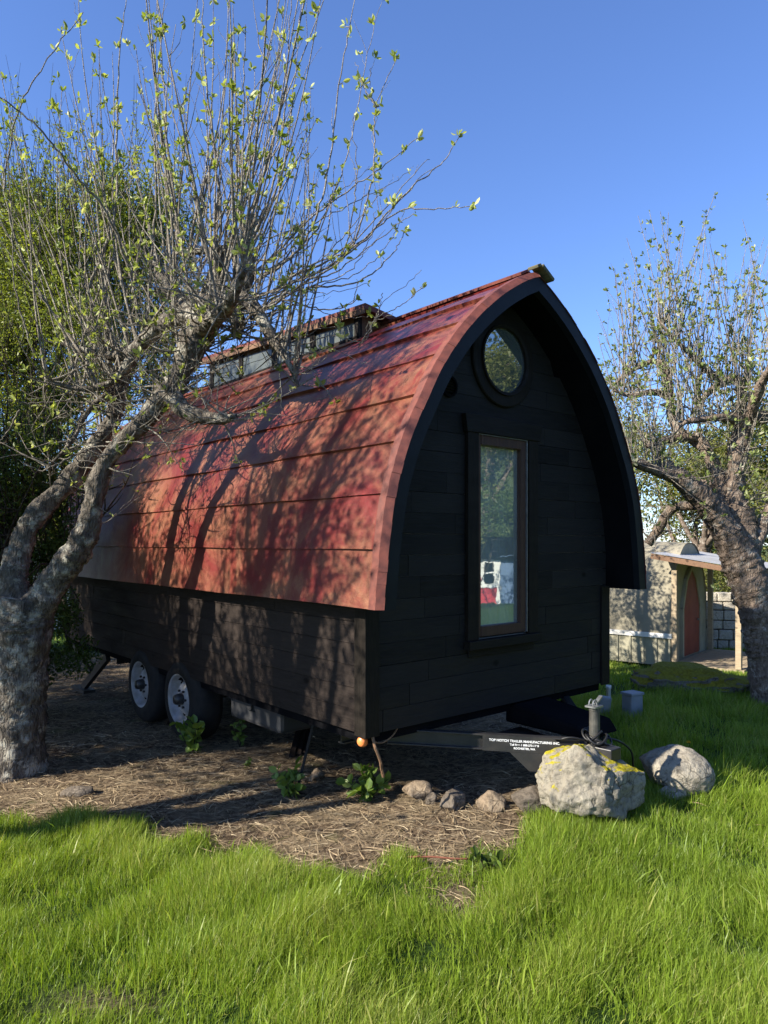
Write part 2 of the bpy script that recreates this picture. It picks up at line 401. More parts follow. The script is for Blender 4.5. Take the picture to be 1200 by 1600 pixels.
def build_grass():
    mb = MB()
    def patch(x0, x1, y0, y1, dens, hmin, hmax, w, cone=True):
        n = int((x1-x0)*(y1-y0)*dens); x = rng.uniform(x0, x1, n); y = rng.uniform(y0, y1, n)
        keep = rng.random(n) < turf(x, y)**1.3
        inside = np.abs(x) < .57*y+.35; keep &= inside if cone else ~inside
        tw, tl = to_trailer(x, y); keep &= ~((tw > -.1) & (tw < 2.15) & (tl > -.1) & (tl < 5.4))
        x, y = x[keep], y[keep]; n = len(x)
        f1 = np.sin(x*5.1+1.7*np.sin(y*3.3))*np.sin(y*6.3+1.1*np.sin(x*4.1)); f2 = np.sin(x*13+2*y)*np.sin(y*11-3*x)
        clump = .5+.30*f1+.20*f2+.16*np.sin(x*2.3-1.2*y)*np.sin(y*2.9+x)
        keep = rng.random(n) < np.clip(.22+1.15*clump, .12, 1); x, y, clump, f1 = x[keep], y[keep], clump[keep], f1[keep]; n = len(x)
        tf = turf(x, y)
        h = (hmin+(hmax-hmin)*np.clip(clump, 0, 1.1))*rng.uniform(.5, 1.15, n)*(.45+.55*tf)
        long = rng.random(n) < .02; h[long] *= 1.35
        z = gz(x, y)
        la = 2*np.sin(x*2.1+y*1.3)+1.4*np.sin(y*3.9-x*2)+rng.normal(0, 1.5, n); lm = np.abs(rng.normal(.22, .16, n))
        D = np.stack([np.cos(la)*lm*.6, np.sin(la)*lm*.6, np.ones(n)], -1); D /= np.linalg.norm(D, axis=1)[:, None]
        b = np.stack([np.cos(la)*lm, np.sin(la)*lm, -np.abs(lm)*.35], -1)*rng.uniform(.6, 1.9, n)[:, None]
        var = np.clip(.36+.16*f1+.12*np.sin(x*1.3+y*.7)+rng.normal(0, .16, n)+(.6*(rng.random(n) < .07)), 0, 1)
        ww = w*rng.uniform(.6, 1.35, n)
        V, q, t, c = strips(np.stack([x, y, z-.008], -1), D, h, ww, b, var); mb.add(V, q, t, col=c)
    patch(-3.0, 3.2, 1.75, 4.5, 26000, .040, .150, .0031); patch(-3.0, 3.2, 1.75, 4.4, 260, .10, .20, .0085)
    patch(1.1, 4.6, 4.3, 7.4, 5200, .06, .18, .0055)
    patch(2.2, 9.0, 7.4, 16, 1000, .05, .13, .012)
    patch(-6.5, 0.0, .3, 4.4, 3000, .04, .16, .0065, False)
    patch(0.0, 9.0, .3, 7.4, 2600, .05, .17, .007, False)
    patch(4.0, 16.0, 7.4, 16, 500, .05, .13, .016, False)
    patch(-9, -2, 9.5, 18, 120, .05, .12, .014)
    o = mb.build('grass', M['grass'])
    tag(o, 'long bright green lawn grass in the foreground and beside the trailer', 'grass', kind='stuff')
build_grass()

def build_straw():
    mb = MB(); n = 60000
    x = rng.uniform(-3.6, 2.3, n); y = 3.0+4.2*rng.random(n)**1.3
    w, l = to_trailer(x, y)
    den = (1-turf(x, y))*(.35+.65*np.clip(.5+.6*np.sin(x*2.7+1)*np.sin(y*3.6)+.3*np.sin(x*7-y*5), 0, 1))
    k = (rng.random(n) < den*.8+.03*(y > 3.4)) & (np.abs(x) < .57*y+.3); x, y = x[k], y[k]; n = len(x)
    a = rng.uniform(0, math.pi*2, n); el = np.abs(rng.normal(0, .16, n))
    D = np.stack([np.cos(a)*np.cos(el), np.sin(a)*np.cos(el), np.sin(el)], -1)
    L = rng.gamma(2.2, .035, n)+.02; W = rng.uniform(.0016, .0048, n)
    bend = np.stack([-np.sin(a), np.cos(a), np.zeros(n)], -1)*rng.normal(0, .25, n)[:, None]+np.array([0, 0, -1])*el[:, None]
    side = np.stack([-np.sin(a), np.cos(a), rng.normal(0, .4, n)], -1)
    z = gz(x, y)+rng.uniform(.001, .016, n)
    V, q, t, c = strips(np.stack([x, y, z], -1), D, L, W, bend, np.clip(rng.normal(.5, .24, n), 0, 1), 3, side)
    mb.add(V, q, t, col=c)
    o = mb.build('dry_straw', M['straw'])
    tag(o, 'dry brown straw and cut stalks lying on the bare soil', 'straw', kind='stuff')
build_straw()

# ------------------------------------------------------------------ leaves, shoots, trees
def leaves(mb, P, D, L, wid=.55, var=None):
    """folded leaves at P pointing along D"""
    n = len(P)
    if n == 0: return
    D = D/np.maximum(np.linalg.norm(D, axis=1, keepdims=True), 1e-9)
    r = rng.normal(size=(n, 3)); S = np.cross(D, r); S /= np.maximum(np.linalg.norm(S, axis=1, keepdims=True), 1e-9); U = np.cross(S, D)
    L = np.broadcast_to(L, (n,))[:, None]
    def pt(a, b, c): return P+D*L*a+S*L*wid*b+U*L*c
    fold = rng.uniform(.02, .22, n)[:, None]; dr = rng.uniform(-.22, .02, n)[:, None]
    V = np.stack([pt(0, 0, 0), pt(.33, .42, fold*.6), pt(.72, .38, fold*.5+dr*.5), pt(1, 0, dr), pt(.72, -.38, fold*.5+dr*.5), pt(.33, -.42, fold*.6)], 1)
    b = (np.arange(n)*6)[:, None]
    if var is None: var = np.clip(rng.normal(.45, .25, n), 0, 1)
    mb.add(V.reshape(-1, 3), np.concatenate([b+np.array([[0, 3, 2, 1]]), b+np.array([[0, 5, 4, 3]])]), col=np.repeat(var, 6))

def cluster(mb, p, d, size, k):
    """a spur with a rosette of leaves"""
    d = np.asarray(d, float); d = d/np.linalg.norm(d)
    D = d*.55+rng.normal(size=(k, 3))*.75+np.array([0, 0, .25])
    leaves(mb, np.repeat(np.asarray(p)[None], k, 0)+rng.normal(size=(k, 3))*size*.12, D, size*rng.uniform(.6, 1.2, k), .56,
           np.clip(rng.normal(.45, .16)+rng.normal(0, .15, k), 0, 1))

def shoot(tw, lf, P, r0, r1, leafy=.5, lsize=.045, kmin=3, kmax=7, twig=.25, sides=5, step=.11, start=.12):
    """a shoot along polyline P with spurs, leaf rosettes and little side twigs"""
    n = len(P); t = np.linspace(0, 1, n); R = r0+(r1-r0)*t**.8
    tw.tube(P, R, sides, cap=False)
    seg = np.linalg.norm(np.diff(P, axis=0), axis=1); s = np.concatenate([[0], np.cumsum(seg)]); tot = s[-1]
    q = step*rng.uniform(.3, 1)+start*tot
    while q < tot:
        i = min(np.searchsorted(s, q), n-1); p = P[i]; d = P[i]-P[i-1]; d = d/np.linalg.norm(d)
        a = rng.uniform(0, 2*math.pi); o = np.array([math.cos(a), math.sin(a), .5]); o /= np.linalg.norm(o)
        if rng.random() < twig:
            ln = rng.uniform(.10, .48)*min(1, (1.25-q/tot)); m = 5
            dd = d*.7+o*.8; dd /= np.linalg.norm(dd)
            Q = p+np.linspace(0, 1, m)[:, None]*dd*ln+np.linspace(0, 1, m)[:, None]**2*np.array([0, 0, ln*.3])+rng.normal(0, .006, (m, 3))
            Q[0] = p; tw.tube(Q, np.linspace(min(R[i]*.6, .005), .0012, m), 4, cap=False)
            if rng.random() < leafy*1.3: cluster(lf, Q[-1], dd, lsize, rng.integers(kmin, kmax+1))
        elif rng.random() < leafy:
            sp = p+o*rng.uniform(.01, .035); tw.tube(np.array([p, sp]), [.0035, .0028], 4, cap=False)
            cluster(lf, sp, o+d*.4, lsize*rng.uniform(.75, 1.2), rng.integers(kmin, kmax+1))
        q += step*rng.uniform(.5, 1.5)
    if rng.random() < leafy*.7: cluster(lf, P[-1], P[-1]-P[-2], lsize*.7, 3)

def wander(p, d, L, up=.35, wob=.05, n=12):
    """a gently wavering path from p that turns upward"""
    p = np.array(p, float); d = np.array(d, float); d /= np.linalg.norm(d); out = [p.copy()]
    w = rng.normal(0, wob, 3)
    for i in range(n):
        w = w*.8+rng.normal(0, wob, 3)*.6; d = d+w*.5+np.array([0, 0, up/n]); d /= np.linalg.norm(d)
        p = p+d*L/n; out.append(p.copy())
    return np.array(out)

def limb_path(pts):
    """pts rows (pixel x, pixel y, depth, width in pixels) -> 3D path and radii"""
    A = spline(pts, 7); P = np.array([px(a[0], a[1], a[2]) for a in A]); R = np.maximum(A[:, 3], 1.5)/2*A[:, 2]/FPX
    return P, R

def gnarl(mb, P, R, sides=18, amp=.10):
    """a rough bark tube: lumps, ridges and knobs by 3D noise, no even rings"""
    k = np.linspace(0, 1, len(P)); m = min(260, max(len(P), int(np.linalg.norm(np.diff(P, axis=0), axis=1).sum()/.016))); q = np.linspace(0, 1, m)
    P = np.stack([np.interp(q, k, P[:, c]) for c in range(3)], -1); R = np.interp(q, k, R); n = len(P)
    mb.tube(P, R, sides); V = mb.v[-1]; C = np.repeat(P, sides, 0); D = V-C; L = np.linalg.norm(D, axis=1, keepdims=True); D = D/np.maximum(L, 1e-9)
    T = np.gradient(P, axis=0); T /= np.linalg.norm(T, axis=1)[:, None]; T = np.repeat(T, sides, 0)
    ph = rng.uniform(0, 50); a = amp*2.0
    d = np.empty(len(V))
    for x in range(len(V)):
        v = Vector(V[x]); al = v.dot(Vector(T[x])); w = v-Vector(T[x])*al*.6; o = Vector((ph, -ph, ph*.5))
        d[x] = a*(mn.noise(v*5+o)*1.0+mn.noise(v*12+o)*.8)+(abs(mn.noise(w*26+o))-.2)*(.22+a*.4)+mn.noise(w*60+o)*.10
    mb.v[-1] = V+D*L*d[:, None]
    for x in range(2, n-2, 3):
        if rng.random() < .16:
            e = rng.normal(size=3); e /= np.linalg.norm(e); c = P[x]+e*R[x]*.7; rr = R[x]*rng.uniform(.2, .42)
            mb.tube(np.array([c-e*rr*1.2, c-e*rr*.4, c+e*rr*.4, c+e*rr]), [rr*1.1, rr*1.15, rr*.8, rr*.25], 8, rough=.12)

def tangle(tw, lf, P, R, n, lmin, lmax, leafy=.3, lsize=.04, droop=0.0):
    """short crooked twigs along a limb"""
    for _ in range(n):
        i = rng.integers(2, len(P)); d = rng.normal(size=3); d[2] = d[2]*.6+.1-droop; d /= np.linalg.norm(d)
        L = rng.uniform(lmin, lmax); Q = wander(P[i]+d*R[i]*.6, d, L, .5, .22, 8)
        shoot(tw, lf, Q, rng.uniform(.004, .009), .0015, leafy, lsize, 3, 6, .5, 5, .07, .3)

def build_left_tree():
    root = thing('apple_tree', 'gnarled lichen covered apple tree in front of the trailer, with tall upright shoots', 'tree', px(30, 1203, 5.0))
    tb, tw, lf = MB(), MB(), MB()
    inv = np.array(root.location)
    limbs = [
        [(24,1225,5.0,104),(25,1195,5.0,86),(29,1100,5.0,76),(34,1020,5.0,78),(38,965,5.0,84),(42,935,5.0,74)],
        [(52,962,5.0,58),(76,918,4.98,46),(104,880,4.95,40),(127,850,4.93,42),(143,800,4.9,32),(156,742,4.88,28),(186,696,4.86,28),(222,662,4.85,29),(252,625,4.84,31),(278,588,4.85,35),(296,550,4.86,42),(312,514,4.88,47),(326,486,4.9,40)],
        [(30,965,5.02,56),(20,915,5.06,44),(26,870,5.1,36),(46,820,5.15,33),(74,785,5.2,31),(104,757,5.25,30),(127,728,5.3,27),(152,694,5.35,26),(178,650,5.4,24),(189,605,5.45,22),(193,560,5.5,18)],
        [(310,515,4.88,48),(338,476,4.9,40),(366,462,4.92,34),(384,436,4.92,25),(386,405,4.92,22),(380,372,4.92,17)],
        [(262,610,4.84,34),(290,642,4.72,27),(320,652,4.62,24),(350,655,4.55,18),(368,650,4.5,10)],
        [(318,500,4.88,40),(286,496,4.95,30),(252,508,5.05,26),(222,536,5.1,22),(196,556,5.15,17),(150,552,5.2,11),(96,536,5.25,7)],
        [(322,480,4.9,34),(334,446,5.0,24),(346,410,5.05,20),(352,392,5.1,16),(318,392,5.15,11),(280,394,5.2,9)],
        [(372,462,4.92,28),(402,488,4.8,21),(426,530,4.75,16),(450,566,4.7,9),(466,604,4.7,5)],
        [(366,470,4.92,24),(371,505,4.9,22),(370,528,4.9,14)],
        [(314,510,4.88,40),(335,500,4.5,28),(360,470,4.2,20),(380,420,4.05,13)],
        [(314,505,4.88,40),(290,480,5.3,28),(260,450,5.7,20),(240,400,5.95,13)],
        [(205,560,5.12,17),(182,592,5.1,12),(150,606,5.08,9),(112,606,5.05,7),(72,592,5.0,4)],
        [(186,605,5.45,16),(160,622,5.3,10),(132,650,5.2,8),(112,690,5.1,6),(70,735,5.05,4)],
    ]
    paths = []
    for i, L in enumerate(limbs):
        P, R = limb_path(L); paths.append((P, R)); gnarl(tb, P, R, 26 if i < 3 else 14, .03 if i == 0 else .11)
    for P, R in paths[3:]: tangle(tw, lf, P, R, 34, .12, .6, .16)
    tangle(tw, lf, paths[1][0][45:], paths[1][1][45:], 120, .1, .55, .22); tangle(tw, lf, paths[1][0][24:50], paths[1][1][24:50], 26, .08, .3, .2); tangle(tw, lf, paths[2][0][45:], paths[2][1][45:], 50, .15, .8, .3)
    # shoots traced from the photograph, each at its own distance
    traced = [
        ([(388,470,4.9),(460,440,4.8),(541,397,4.75),(572,319,4.7),(586,237,4.7),(587,168,4.7),(620,90,4.7)], .0085),
        ([(587,168,4.7),(570,140,4.7),(562,114,4.7)], .003),
        ([(400,490,4.85),(470,445,4.6),(514,421,4.55),(572,373,4.5),(623,329,4.45),(678,327,4.4),(746,322,4.4)], .0085),
        ([(440,440,4.8),(555,384,4.7),(644,291,4.65),(687,259,4.65),(721,208,4.6)], .007),
        ([(395,430,4.9),(480,346,5.0),(534,305,5.0),(589,267,5.05),(651,218,5.1)], .007),
        ([(480,450,4.7),(560,440,4.6),(610,400,4.6),(634,360,4.55)], .006),
        ([(386,405,4.9),(400,360,4.85),(418,319,4.8),(442,202,4.75),(449,100,4.75),(457,-40,4.75)], .012),
        ([(400,440,4.9),(466,390,4.85),(500,319,4.85),(517,237,4.85),(535,100,4.8),(556,-10,4.8)], .010),
        ([(400,490,4.8),(442,468,4.7),(500,482,4.6),(548,474,4.55),(560,440,4.55)], .006),
        ([(560,540,4.5),(577,520,4.5),(589,496,4.5),(625,478,4.5),(659,450,4.5)], .004),
        ([(426,530,4.75),(460,540,4.7),(520,525,4.6),(565,535,4.5),(577,520,4.5)], .005),
        ([(589,496,4.5),(594,478,4.5),(598,458,4.5)], .0025),
        ([(207,433,5.1),(167,333,4.9),(120,277,4.75),(67,207,4.6),(0,150,4.5),(-60,110,4.4)], .011),
        ([(40,420,5.0),(8,300,4.9),(27,180,4.8),(77,90,4.75),(130,20,4.7)], .008),
        ([(55,560,5.0),(30,480,4.9),(21,420,4.85),(18,320,4.8),(10,240,4.8)], .007),
        ([(210,540,5.1),(240,500,4.8),(280,430,4.5),(300,390,4.4)], .010),
        ([(140,450,5.3),(180,330,5.3),(182,200,5.3),(186,90,5.3),(200,-20,5.3)], .012),
        ([(228,500,5.2),(242,330,5.2),(243,180,5.2),(258,-20,5.2)], .011),
        ([(278,396,5.2),(276,330,5.2),(262,240,5.2),(256,130,5.2),(244,-20,5.2)], .012),
        ([(330,440,5.0),(345,340,5.0),(330,200,5.0),(318,70,5.0),(318,-30,5.0)], .012),
        ([(366,530,4.6),(369,470,4.5),(378,300,4.5),(380,150,4.5),(384,40,4.5)], .008),
        ([(270,560,4.9),(300,562,4.7),(322,572,4.6),(330,600,4.55)], .005),
        ([(165,690,4.9),(230,692,4.6),(290,694,4.45),(316,697,4.4)], .004),
        ([(455,570,4.7),(490,580,4.6),(520,630,4.55),(530,660,4.5)], .004),
        ([(440,545,4.7),(438,590,4.6),(440,640,4.6)], .004),
        ([(145,700,5.2),(110,715,5.0),(80,730,4.9),(60,735,4.9),(28,718,4.85)], .008),
        ([(135,620,5.2),(95,612,5.0),(70,588,4.9)], .008),
        ([(110,625,5.2),(50,630,5.0),(0,622,4.9)], .007),
        ([(85,630,5.1),(92,650,5.0),(92,655,5.0)], .004),
        ([(30,640,4.9),(15,670,4.9),(0,690,4.9)], .006),
    ]
    for pts, r in traced:
        A = spline(pts, 8); P = np.array([px(*a) for a in A])+rng.normal(0, .004, (len(A), 3))
        shoot(tw, lf, P, r*1.15, .0024, .42, .048, 3, 8, .16, 6, .12, .2)
    for pts, r in traced[:6]+traced[6:11]:
        for c in range(2):
            A = np.array(pts, float); k = np.linspace(0, 1, len(A)); A[:, 0] += rng.normal(0, 34)*k-10*k; A[:, 1] += rng.normal(0, 34)*k; A[:, 2] += rng.normal(0, .5)*k+rng.normal(0, .08)
            A = spline(A, 8); A = A[:int(len(A)*rng.uniform(.6, 1))]; P = np.array([px(*a) for a in A])+rng.normal(0, .005, (len(A), 3))
            shoot(tw, lf, P, r*rng.uniform(.6, .95), .0018, .35, .046, 3, 8, .2, 5, .12, .2)
    # upright water shoots rising from every upper limb
    src = []
    for j in (3, 5, 6, 7, 9, 10, 11): src += [(p, r) for p, r in zip(*paths[j])][4:]
    src += [(p, r) for p, r in zip(paths[1][0][64:], paths[1][1][64:])]
    src += [(p, r) for p, r in zip(paths[2][0][50:], paths[2][1][50:])]
    for k in range(120):
        p, r = src[rng.integers(len(src))]
        out = (p-np.array(px(300, 480, 4.95)))*np.array([.75, .75, 0]); d = np.array([0, 0, 1.0])+out*.35+rng.normal(0, .22, 3)
        top = rng.uniform(1.0, 2.5) if p[0] < -.95 else rng.uniform(.6, 1.9)
        P = wander(p, d, top, .45, .045, 13)
        shoot(tw, lf, P, rng.uniform(.006, .0125), .0022, .30, .046, 3, 8, .24, 5, .11, .2)
    tb.v = [v-inv for v in tb.v]; tw.v = [v-inv for v in tw.v]; lf.v = [v-inv for v in lf.v]
    tb.build('trunk', M['bark'], root, True); tw.build('branches', M['twig'], root, True); lf.build('crown', M['apple_leaf'], root)
build_left_tree()

def build_right_tree():
    root = thing('apple_tree', 'thick leaning apple tree at the right edge, with a sawn stub and bare upright shoots', 'tree', px(1195, 1105, 7.1))
    tb, tw, lf = MB(), MB(), MB(); inv = np.array(root.location)
    limbs = [
        [(1207,1125,7.1,76),(1204,1090,7.1,58),(1197,1020,7.1,56),(1185,960,7.1,56),(1167,900,7.1,58),(1147,855,7.1,52),(1125,815,7.08,40),(1098,780,7.05,38),(1068,752,7.0,30),(1048,735,7.0,24),(1040,722,7.0,16)],
        [(1150,880,7.1,50),(1160,845,7.15,44),(1158,820,7.2,42),(1156,795,7.2,38)],
        [(1156,810,7.2,38),(1148,770,7.25,30),(1152,720,7.3,28),(1158,680,7.3,26),(1168,660,7.3,24),(1182,655,7.3,22),(1215,650,7.3,18)],
        [(1135,840,7.1,36),(1128,790,7.3,28),(1130,750,7.4,25),(1110,757,7.4,16),(1085,752,7.4,10)],
        [(1060,748,7.0,20),(1030,738,6.9,17),(1000,725,6.8,16),(985,720,6.75,12)],
        [(1085,790,7.3,12),(1050,795,7.5,15),(1030,825,7.6,15),(1012,850,7.65,15)],
        [(1165,665,7.3,22),(1140,652,7.2,14),(1100,655,7.1,10),(1070,660,7.1,7),(1050,680,7.1,4)],
        [(1130,760,7.4,20),(1096,690,7.5,16),(1080,684,7.5,15),(1030,690,7.4,12),(1008,698,7.4,8)],
        [(1152,725,7.3,22),(1158,640,7.5,16),(1155,595,7.6,14),(1130,597,7.6,12),(1100,620,7.6,9),(1080,650,7.6,5)],
        [(1096,700,7.5,13),(1052,660,7.7,13),(1045,600,7.7,13),(1040,575,7.7,12),(1020,565,7.7,8),(985,580,7.7,7),(960,600,7.7,4)],
        [(1045,620,7.7,11),(1020,612,7.6,9),(985,618,7.6,7),(960,610,7.6,4)],
        [(1170,660,7.3,20),(1190,600,6.9,14),(1215,560,6.6,10)],
        [(1165,880,7.1,30),(1200,800,7.2,18),(1215,770,7.2,14)],
        [(1130,600,7.6,11),(1085,560,7.5,8),(1050,525,7.4,5),(1030,500,7.4,3)],
    ]
    paths = []
    for i, L in enumerate(limbs):
        P, R = limb_path(L); paths.append((P, R)); gnarl(tb, P, R, 20 if i == 0 else 12, .05 if i == 0 else .09)
    for P, R in paths[2:]: tangle(tw, lf, P, R, 26, .15, .7, .35, .05)
    src = []
    for j in (2, 4, 6, 7, 8, 9, 10, 11, 13): src += [(p, r) for p, r in zip(*paths[j])][4:]
    for k in range(215):
        p, r = src[rng.integers(len(src))]
        out = (p-np.array(px(1160, 650, 7.3)))*np.array([.6, .6, 0]); d = np.array([0, 0, 1.0])+out*.16+rng.normal(0, .22, 3)
        top = rng.uniform(.6, 1.75)*(1 if p[0] > 2.9 else .72)
        P = wander(p, d, top, .5, .045, 12)
        shoot(tw, lf, P, rng.uniform(.005, .010), .0022, .45, .042, 3, 7, .22, 4, .115, .12)
    tb.v = [v-inv for v in tb.v]; tw.v = [v-inv for v in tw.v]; lf.v = [v-inv for v in lf.v]
    tb.build('trunk', M['bark_red'], root, True); tw.build('branches', M['twig'], root, True); lf.build('crown', M['apple_leaf_far'], root)
build_right_tree()

def loose_tree(name, label, cat, x, y, h, spread, nl, leafsize, leaf, barkm, trunk_r, shoots=60, z0=None, group=None, low=.28, lean=(0, 0), leafy=0.0, seedlobes=9):
    """free standing tree: trunk, forked limbs, twigs and a broken leafy crown"""
    z = float(gz(x, y)) if z0 is None else z0
    root = thing(name, label, cat, (x, y, z), 0, group); tb, tw, lf = MB(), MB(), MB()
    P = wander((0, 0, -.05), (lean[0]+.05, lean[1], 1), h*.45, .2, .05, 10); gnarl(tb, P, np.linspace(trunk_r*1.25, trunk_r*.7, len(P)), 14, .06)
    ends = []
    for k in range(seedlobes):
        a = k*2.4+rng.uniform(-.4, .4); s = rng.uniform(.4, 1.0)
        i = rng.integers(4, len(P)); d = np.array([math.cos(a)*s*spread, math.sin(a)*s*spread, h*rng.uniform(low, .75)])
        Q = wander(P[i], d, np.linalg.norm(d)*.9, .4, .11, 10); gnarl(tb, Q, np.linspace(trunk_r*.5, trunk_r*.09, len(Q)), 8, .1); ends.append(Q)
    for k in range(shoots):
        Q = ends[rng.integers(len(ends))]; i = rng.integers(2, len(Q)); d = rng.normal(0, .55, 3)+np.array([0, 0, .75])
        shoot(tw, lf, wander(Q[i], d, rng.uniform(.4, 1.3)*h/5, .4, .08, 8), .006*h/4, .002, leafy, leafsize*1.3, 3, 6, .3, 4, .14*h/5, .1)
    per = nl//max(1, len(ends)*3)
    for Q in ends:
        for _ in range(3):
            c = Q[rng.integers(len(Q)//2, len(Q))]+rng.normal(0, .12, 3)*spread; rad = spread*rng.uniform(.22, .46)
            v = rng.normal(size=(per, 3)); v /= np.linalg.norm(v, axis=1)[:, None]
            p = c+v*(rad*rng.random(per)**.45)[:, None]*np.array([1, 1, .75])
            leaves(lf, p, v*.5+rng.normal(size=(per, 3))*.7, leafsize*rng.uniform(.6, 1.3, per), .55, np.clip(rng.normal(rng.uniform(.25, .65), .2, per), 0, 1))
    tb.build('trunk', barkm, root, True); tw.build('branches', M['twig'], root, True); lf.build('crown', leaf, root)
    return root

def shrub(name, label, cat, x, y, h, rx, ry, nl, leafsize, leaf, group=None, stems=14, feather=.35, z0=None, bare=.0):
    """dense multi-stemmed shrub: leaf clumps in many lobes through its volume, with feathery top shoots"""
    z = float(gz(x, y)) if z0 is None else z0
    root = thing(name, label, cat, (x, y, z), 0, group); st, lf = MB(), MB(); pts = []
    for k in range(stems):
        a = rng.uniform(0, 6.28); d = np.array([math.cos(a)*rx*.55, math.sin(a)*ry*.55, h*rng.uniform(.55, 1.0)])
        Q = wander((math.cos(a)*.12, math.sin(a)*.12, -.05), d, np.linalg.norm(d), .3, .1, 14); st.tube(Q, np.linspace(.03, .004, len(Q)), 6); pts.append(Q)
        for i in range(4, len(Q), 2):
            for _ in range(2):
                dd = rng.normal(0, 1, 3)+np.array([0, 0, .5]); st.tube(wander(Q[i], dd, rng.uniform(.3, .9)*rx*.6, .4, .15, 5), np.linspace(.008, .002, 6), 4, cap=False)
    lobes = 46; per = int(nl*(1-feather)/lobes)
    for k in range(lobes):
        zz = rng.random()**.8; sc = math.sqrt(max(.1, 1-(zz*1.05-.38)**2/1.0)); a = rng.uniform(0, 6.28); rr = rng.random()**.45
        c = np.array([math.cos(a)*rx*.78*rr*sc, math.sin(a)*ry*.78*rr*sc, .1*h+zz*h*.78]); rad = rng.uniform(.16, .34)*min(rx, h*.5)
        v = rng.normal(size=(per, 3)); v /= np.linalg.norm(v, axis=1)[:, None]
        p = c+v*(rad*rng.random(per)**.5)[:, None]; p[:, 2] = np.maximum(p[:, 2], .04)
        leaves(lf, p, v*.6+rng.normal(size=(per, 3))*.7+np.array([0, 0, .2]), leafsize*rng.uniform(.55, 1.3, per), .5, np.clip(rng.normal(rng.uniform(.2, .6), .18, per), 0, 1))
    ns = int(nl*feather/36)
    for k in range(ns):
        a = rng.uniform(0, 6.28); rr = rng.random()**.5
        b = np.array([math.cos(a)*rx*.8*rr, math.sin(a)*ry*.8*rr, h*(.45+.42*rng.random())]); Q = wander(b, rng.normal(0, .3, 3)+np.array([b[0]*.1, b[1]*.1, 1]), h*rng.uniform(.10, .26), .3, .08, 6)
        st.tube(Q, np.linspace(.006, .0015, len(Q)), 4, cap=False); t = rng.uniform(0, 1, 36); i = (t*(len(Q)-1)).astype(int)
        p = Q[i]+rng.normal(0, .02, (36, 3)); leaves(lf, p, rng.normal(size=(36, 3))+np.array([0, 0, .6]), leafsize*rng.uniform(.5, 1.1, 36), .5, np.clip(rng.normal(.6, .2, 36), 0, 1))
    st.build('stems', M['stem'], root, True); lf.build('foliage', leaf, root)
    return root

# ------------------------------------------------------------------ tiny house on its trailer
HW = [(1.262,1.245),(1.236,1.5),(1.215,1.65),(1.172,1.87),(1.085,2.11),(.975,2.32),(.83,2.56),(.63,2.80),(.39,3.01),(.165,3.155),(0,3.235)]
CW = 1.15
_s = spline(HW, 6)                                            # left half, from eave to apex
def half(off):
    """half profile (distance from the centre line, z) offset outward by off"""
    t = np.gradient(_s, axis=0); t /= np.linalg.norm(t, axis=1)[:, None]
    nrm = np.stack([t[:, 1], -t[:, 0]], -1); q = _s+nrm*off; q[0, 1] = _s[0, 1]
    e = q[-1]; q[-1] = (0, _s[-1, 1]+off*1.12); q[:, 0] = np.maximum(q[:, 0], 0); return q
def full(off):
    h = half(off); L = np.stack([CW-h[:, 0], h[:, 1]], -1); Rr = np.stack([CW+h[::-1, 0], h[::-1, 1]], -1)[1:]
    return np.vstack([L, Rr])
def hw_at(z, off):
    h = half(off); return float(np.interp(z, h[:, 1], h[:, 0]))
def shell(mb, o_out, o_in, l0, l1):
    a, b = full(o_out), full(o_in); n = len(a)
    V = [(p[0], l, p[1]) for l in (l0, l1) for q in (a, b) for p in q]
    F = []
    for i in range(n-1):
        F += [(i, i+1, n+i+1, n+i), (2*n+i+1, 2*n+i, 3*n+i, 3*n+i+1), (i+1, i, 2*n+i, 2*n+i+1), (n+i, n+i+1, 3*n+i+1, 3*n+i)]
    F += [(0, n, 3*n, 2*n), (n-1, 3*n-1, 4*n-1, 2*n-1)]
    mb.add(V, F)
RL = 5.30; ZB = .54; BL = 5.12

house = thing('tiny_house', 'dark plank tiny house on a trailer with a curved red roof and pointed gable', 'tiny house', (TO[0], TO[1], 0), A40)

# roof covering: overlapping bands each side
def build_roof():
    mb = MB(); h = half(.0); seg = np.concatenate([[0], np.cumsum(np.linalg.norm(np.diff(h, axis=0), axis=1))]); tot = seg[-1]
    t = np.gradient(h, axis=0); t /= np.linalg.norm(t, axis=1)[:, None]; nr = np.stack([t[:, 1], -t[:, 0]], -1); nr[-1] = nr[-2]
    def at(s, off):
        p = np.array([np.interp(s, seg, h[:, 0]), np.interp(s, seg, h[:, 1])]); q = np.array([np.interp(s, seg, nr[:, 0]), np.interp(s, seg, nr[:, 1])])
        p = p+q/np.linalg.norm(q)*off; p[0] = max(p[0], 0); return p
    edges = [0]+[.315+.292*i for i in range(20) if .315+.292*i < tot-.06]+[tot]
    ls = np.linspace(-.215, RL, 24)
    for sgn in (-1, 1):
        for b in range(len(edges)-1):
            s0, s1 = edges[b]-(.0 if b == 0 else .012), edges[b+1]; K = 7
            prof = [at(s0, .006)]+[at(s0+(s1-s0)*k/K, .030-.016*k/K) for k in range(K+1)]
            wob = .0022*np.sin(ls*3.1+b*2)+.0016*np.sin(ls*7.7+b)
            V = np.array([[(CW+sgn*p[0], l, p[1]) for l in ls] for p in prof])
            V[1:, :, 2] += wob; V[1:, :, 0] += sgn*wob
            n = len(ls); i = np.arange(len(prof)*n).reshape(len(prof), n)
            q = np.stack([i[:-1,:-1], i[:-1,1:], i[1:,1:], i[1:,:-1]], -1).reshape(-1, 4)
            mb.add(V.reshape(-1, 3), q if sgn < 0 else q[:, ::-1])
    return mb.build('roof', M['roof'], house)
roof = build_roof()
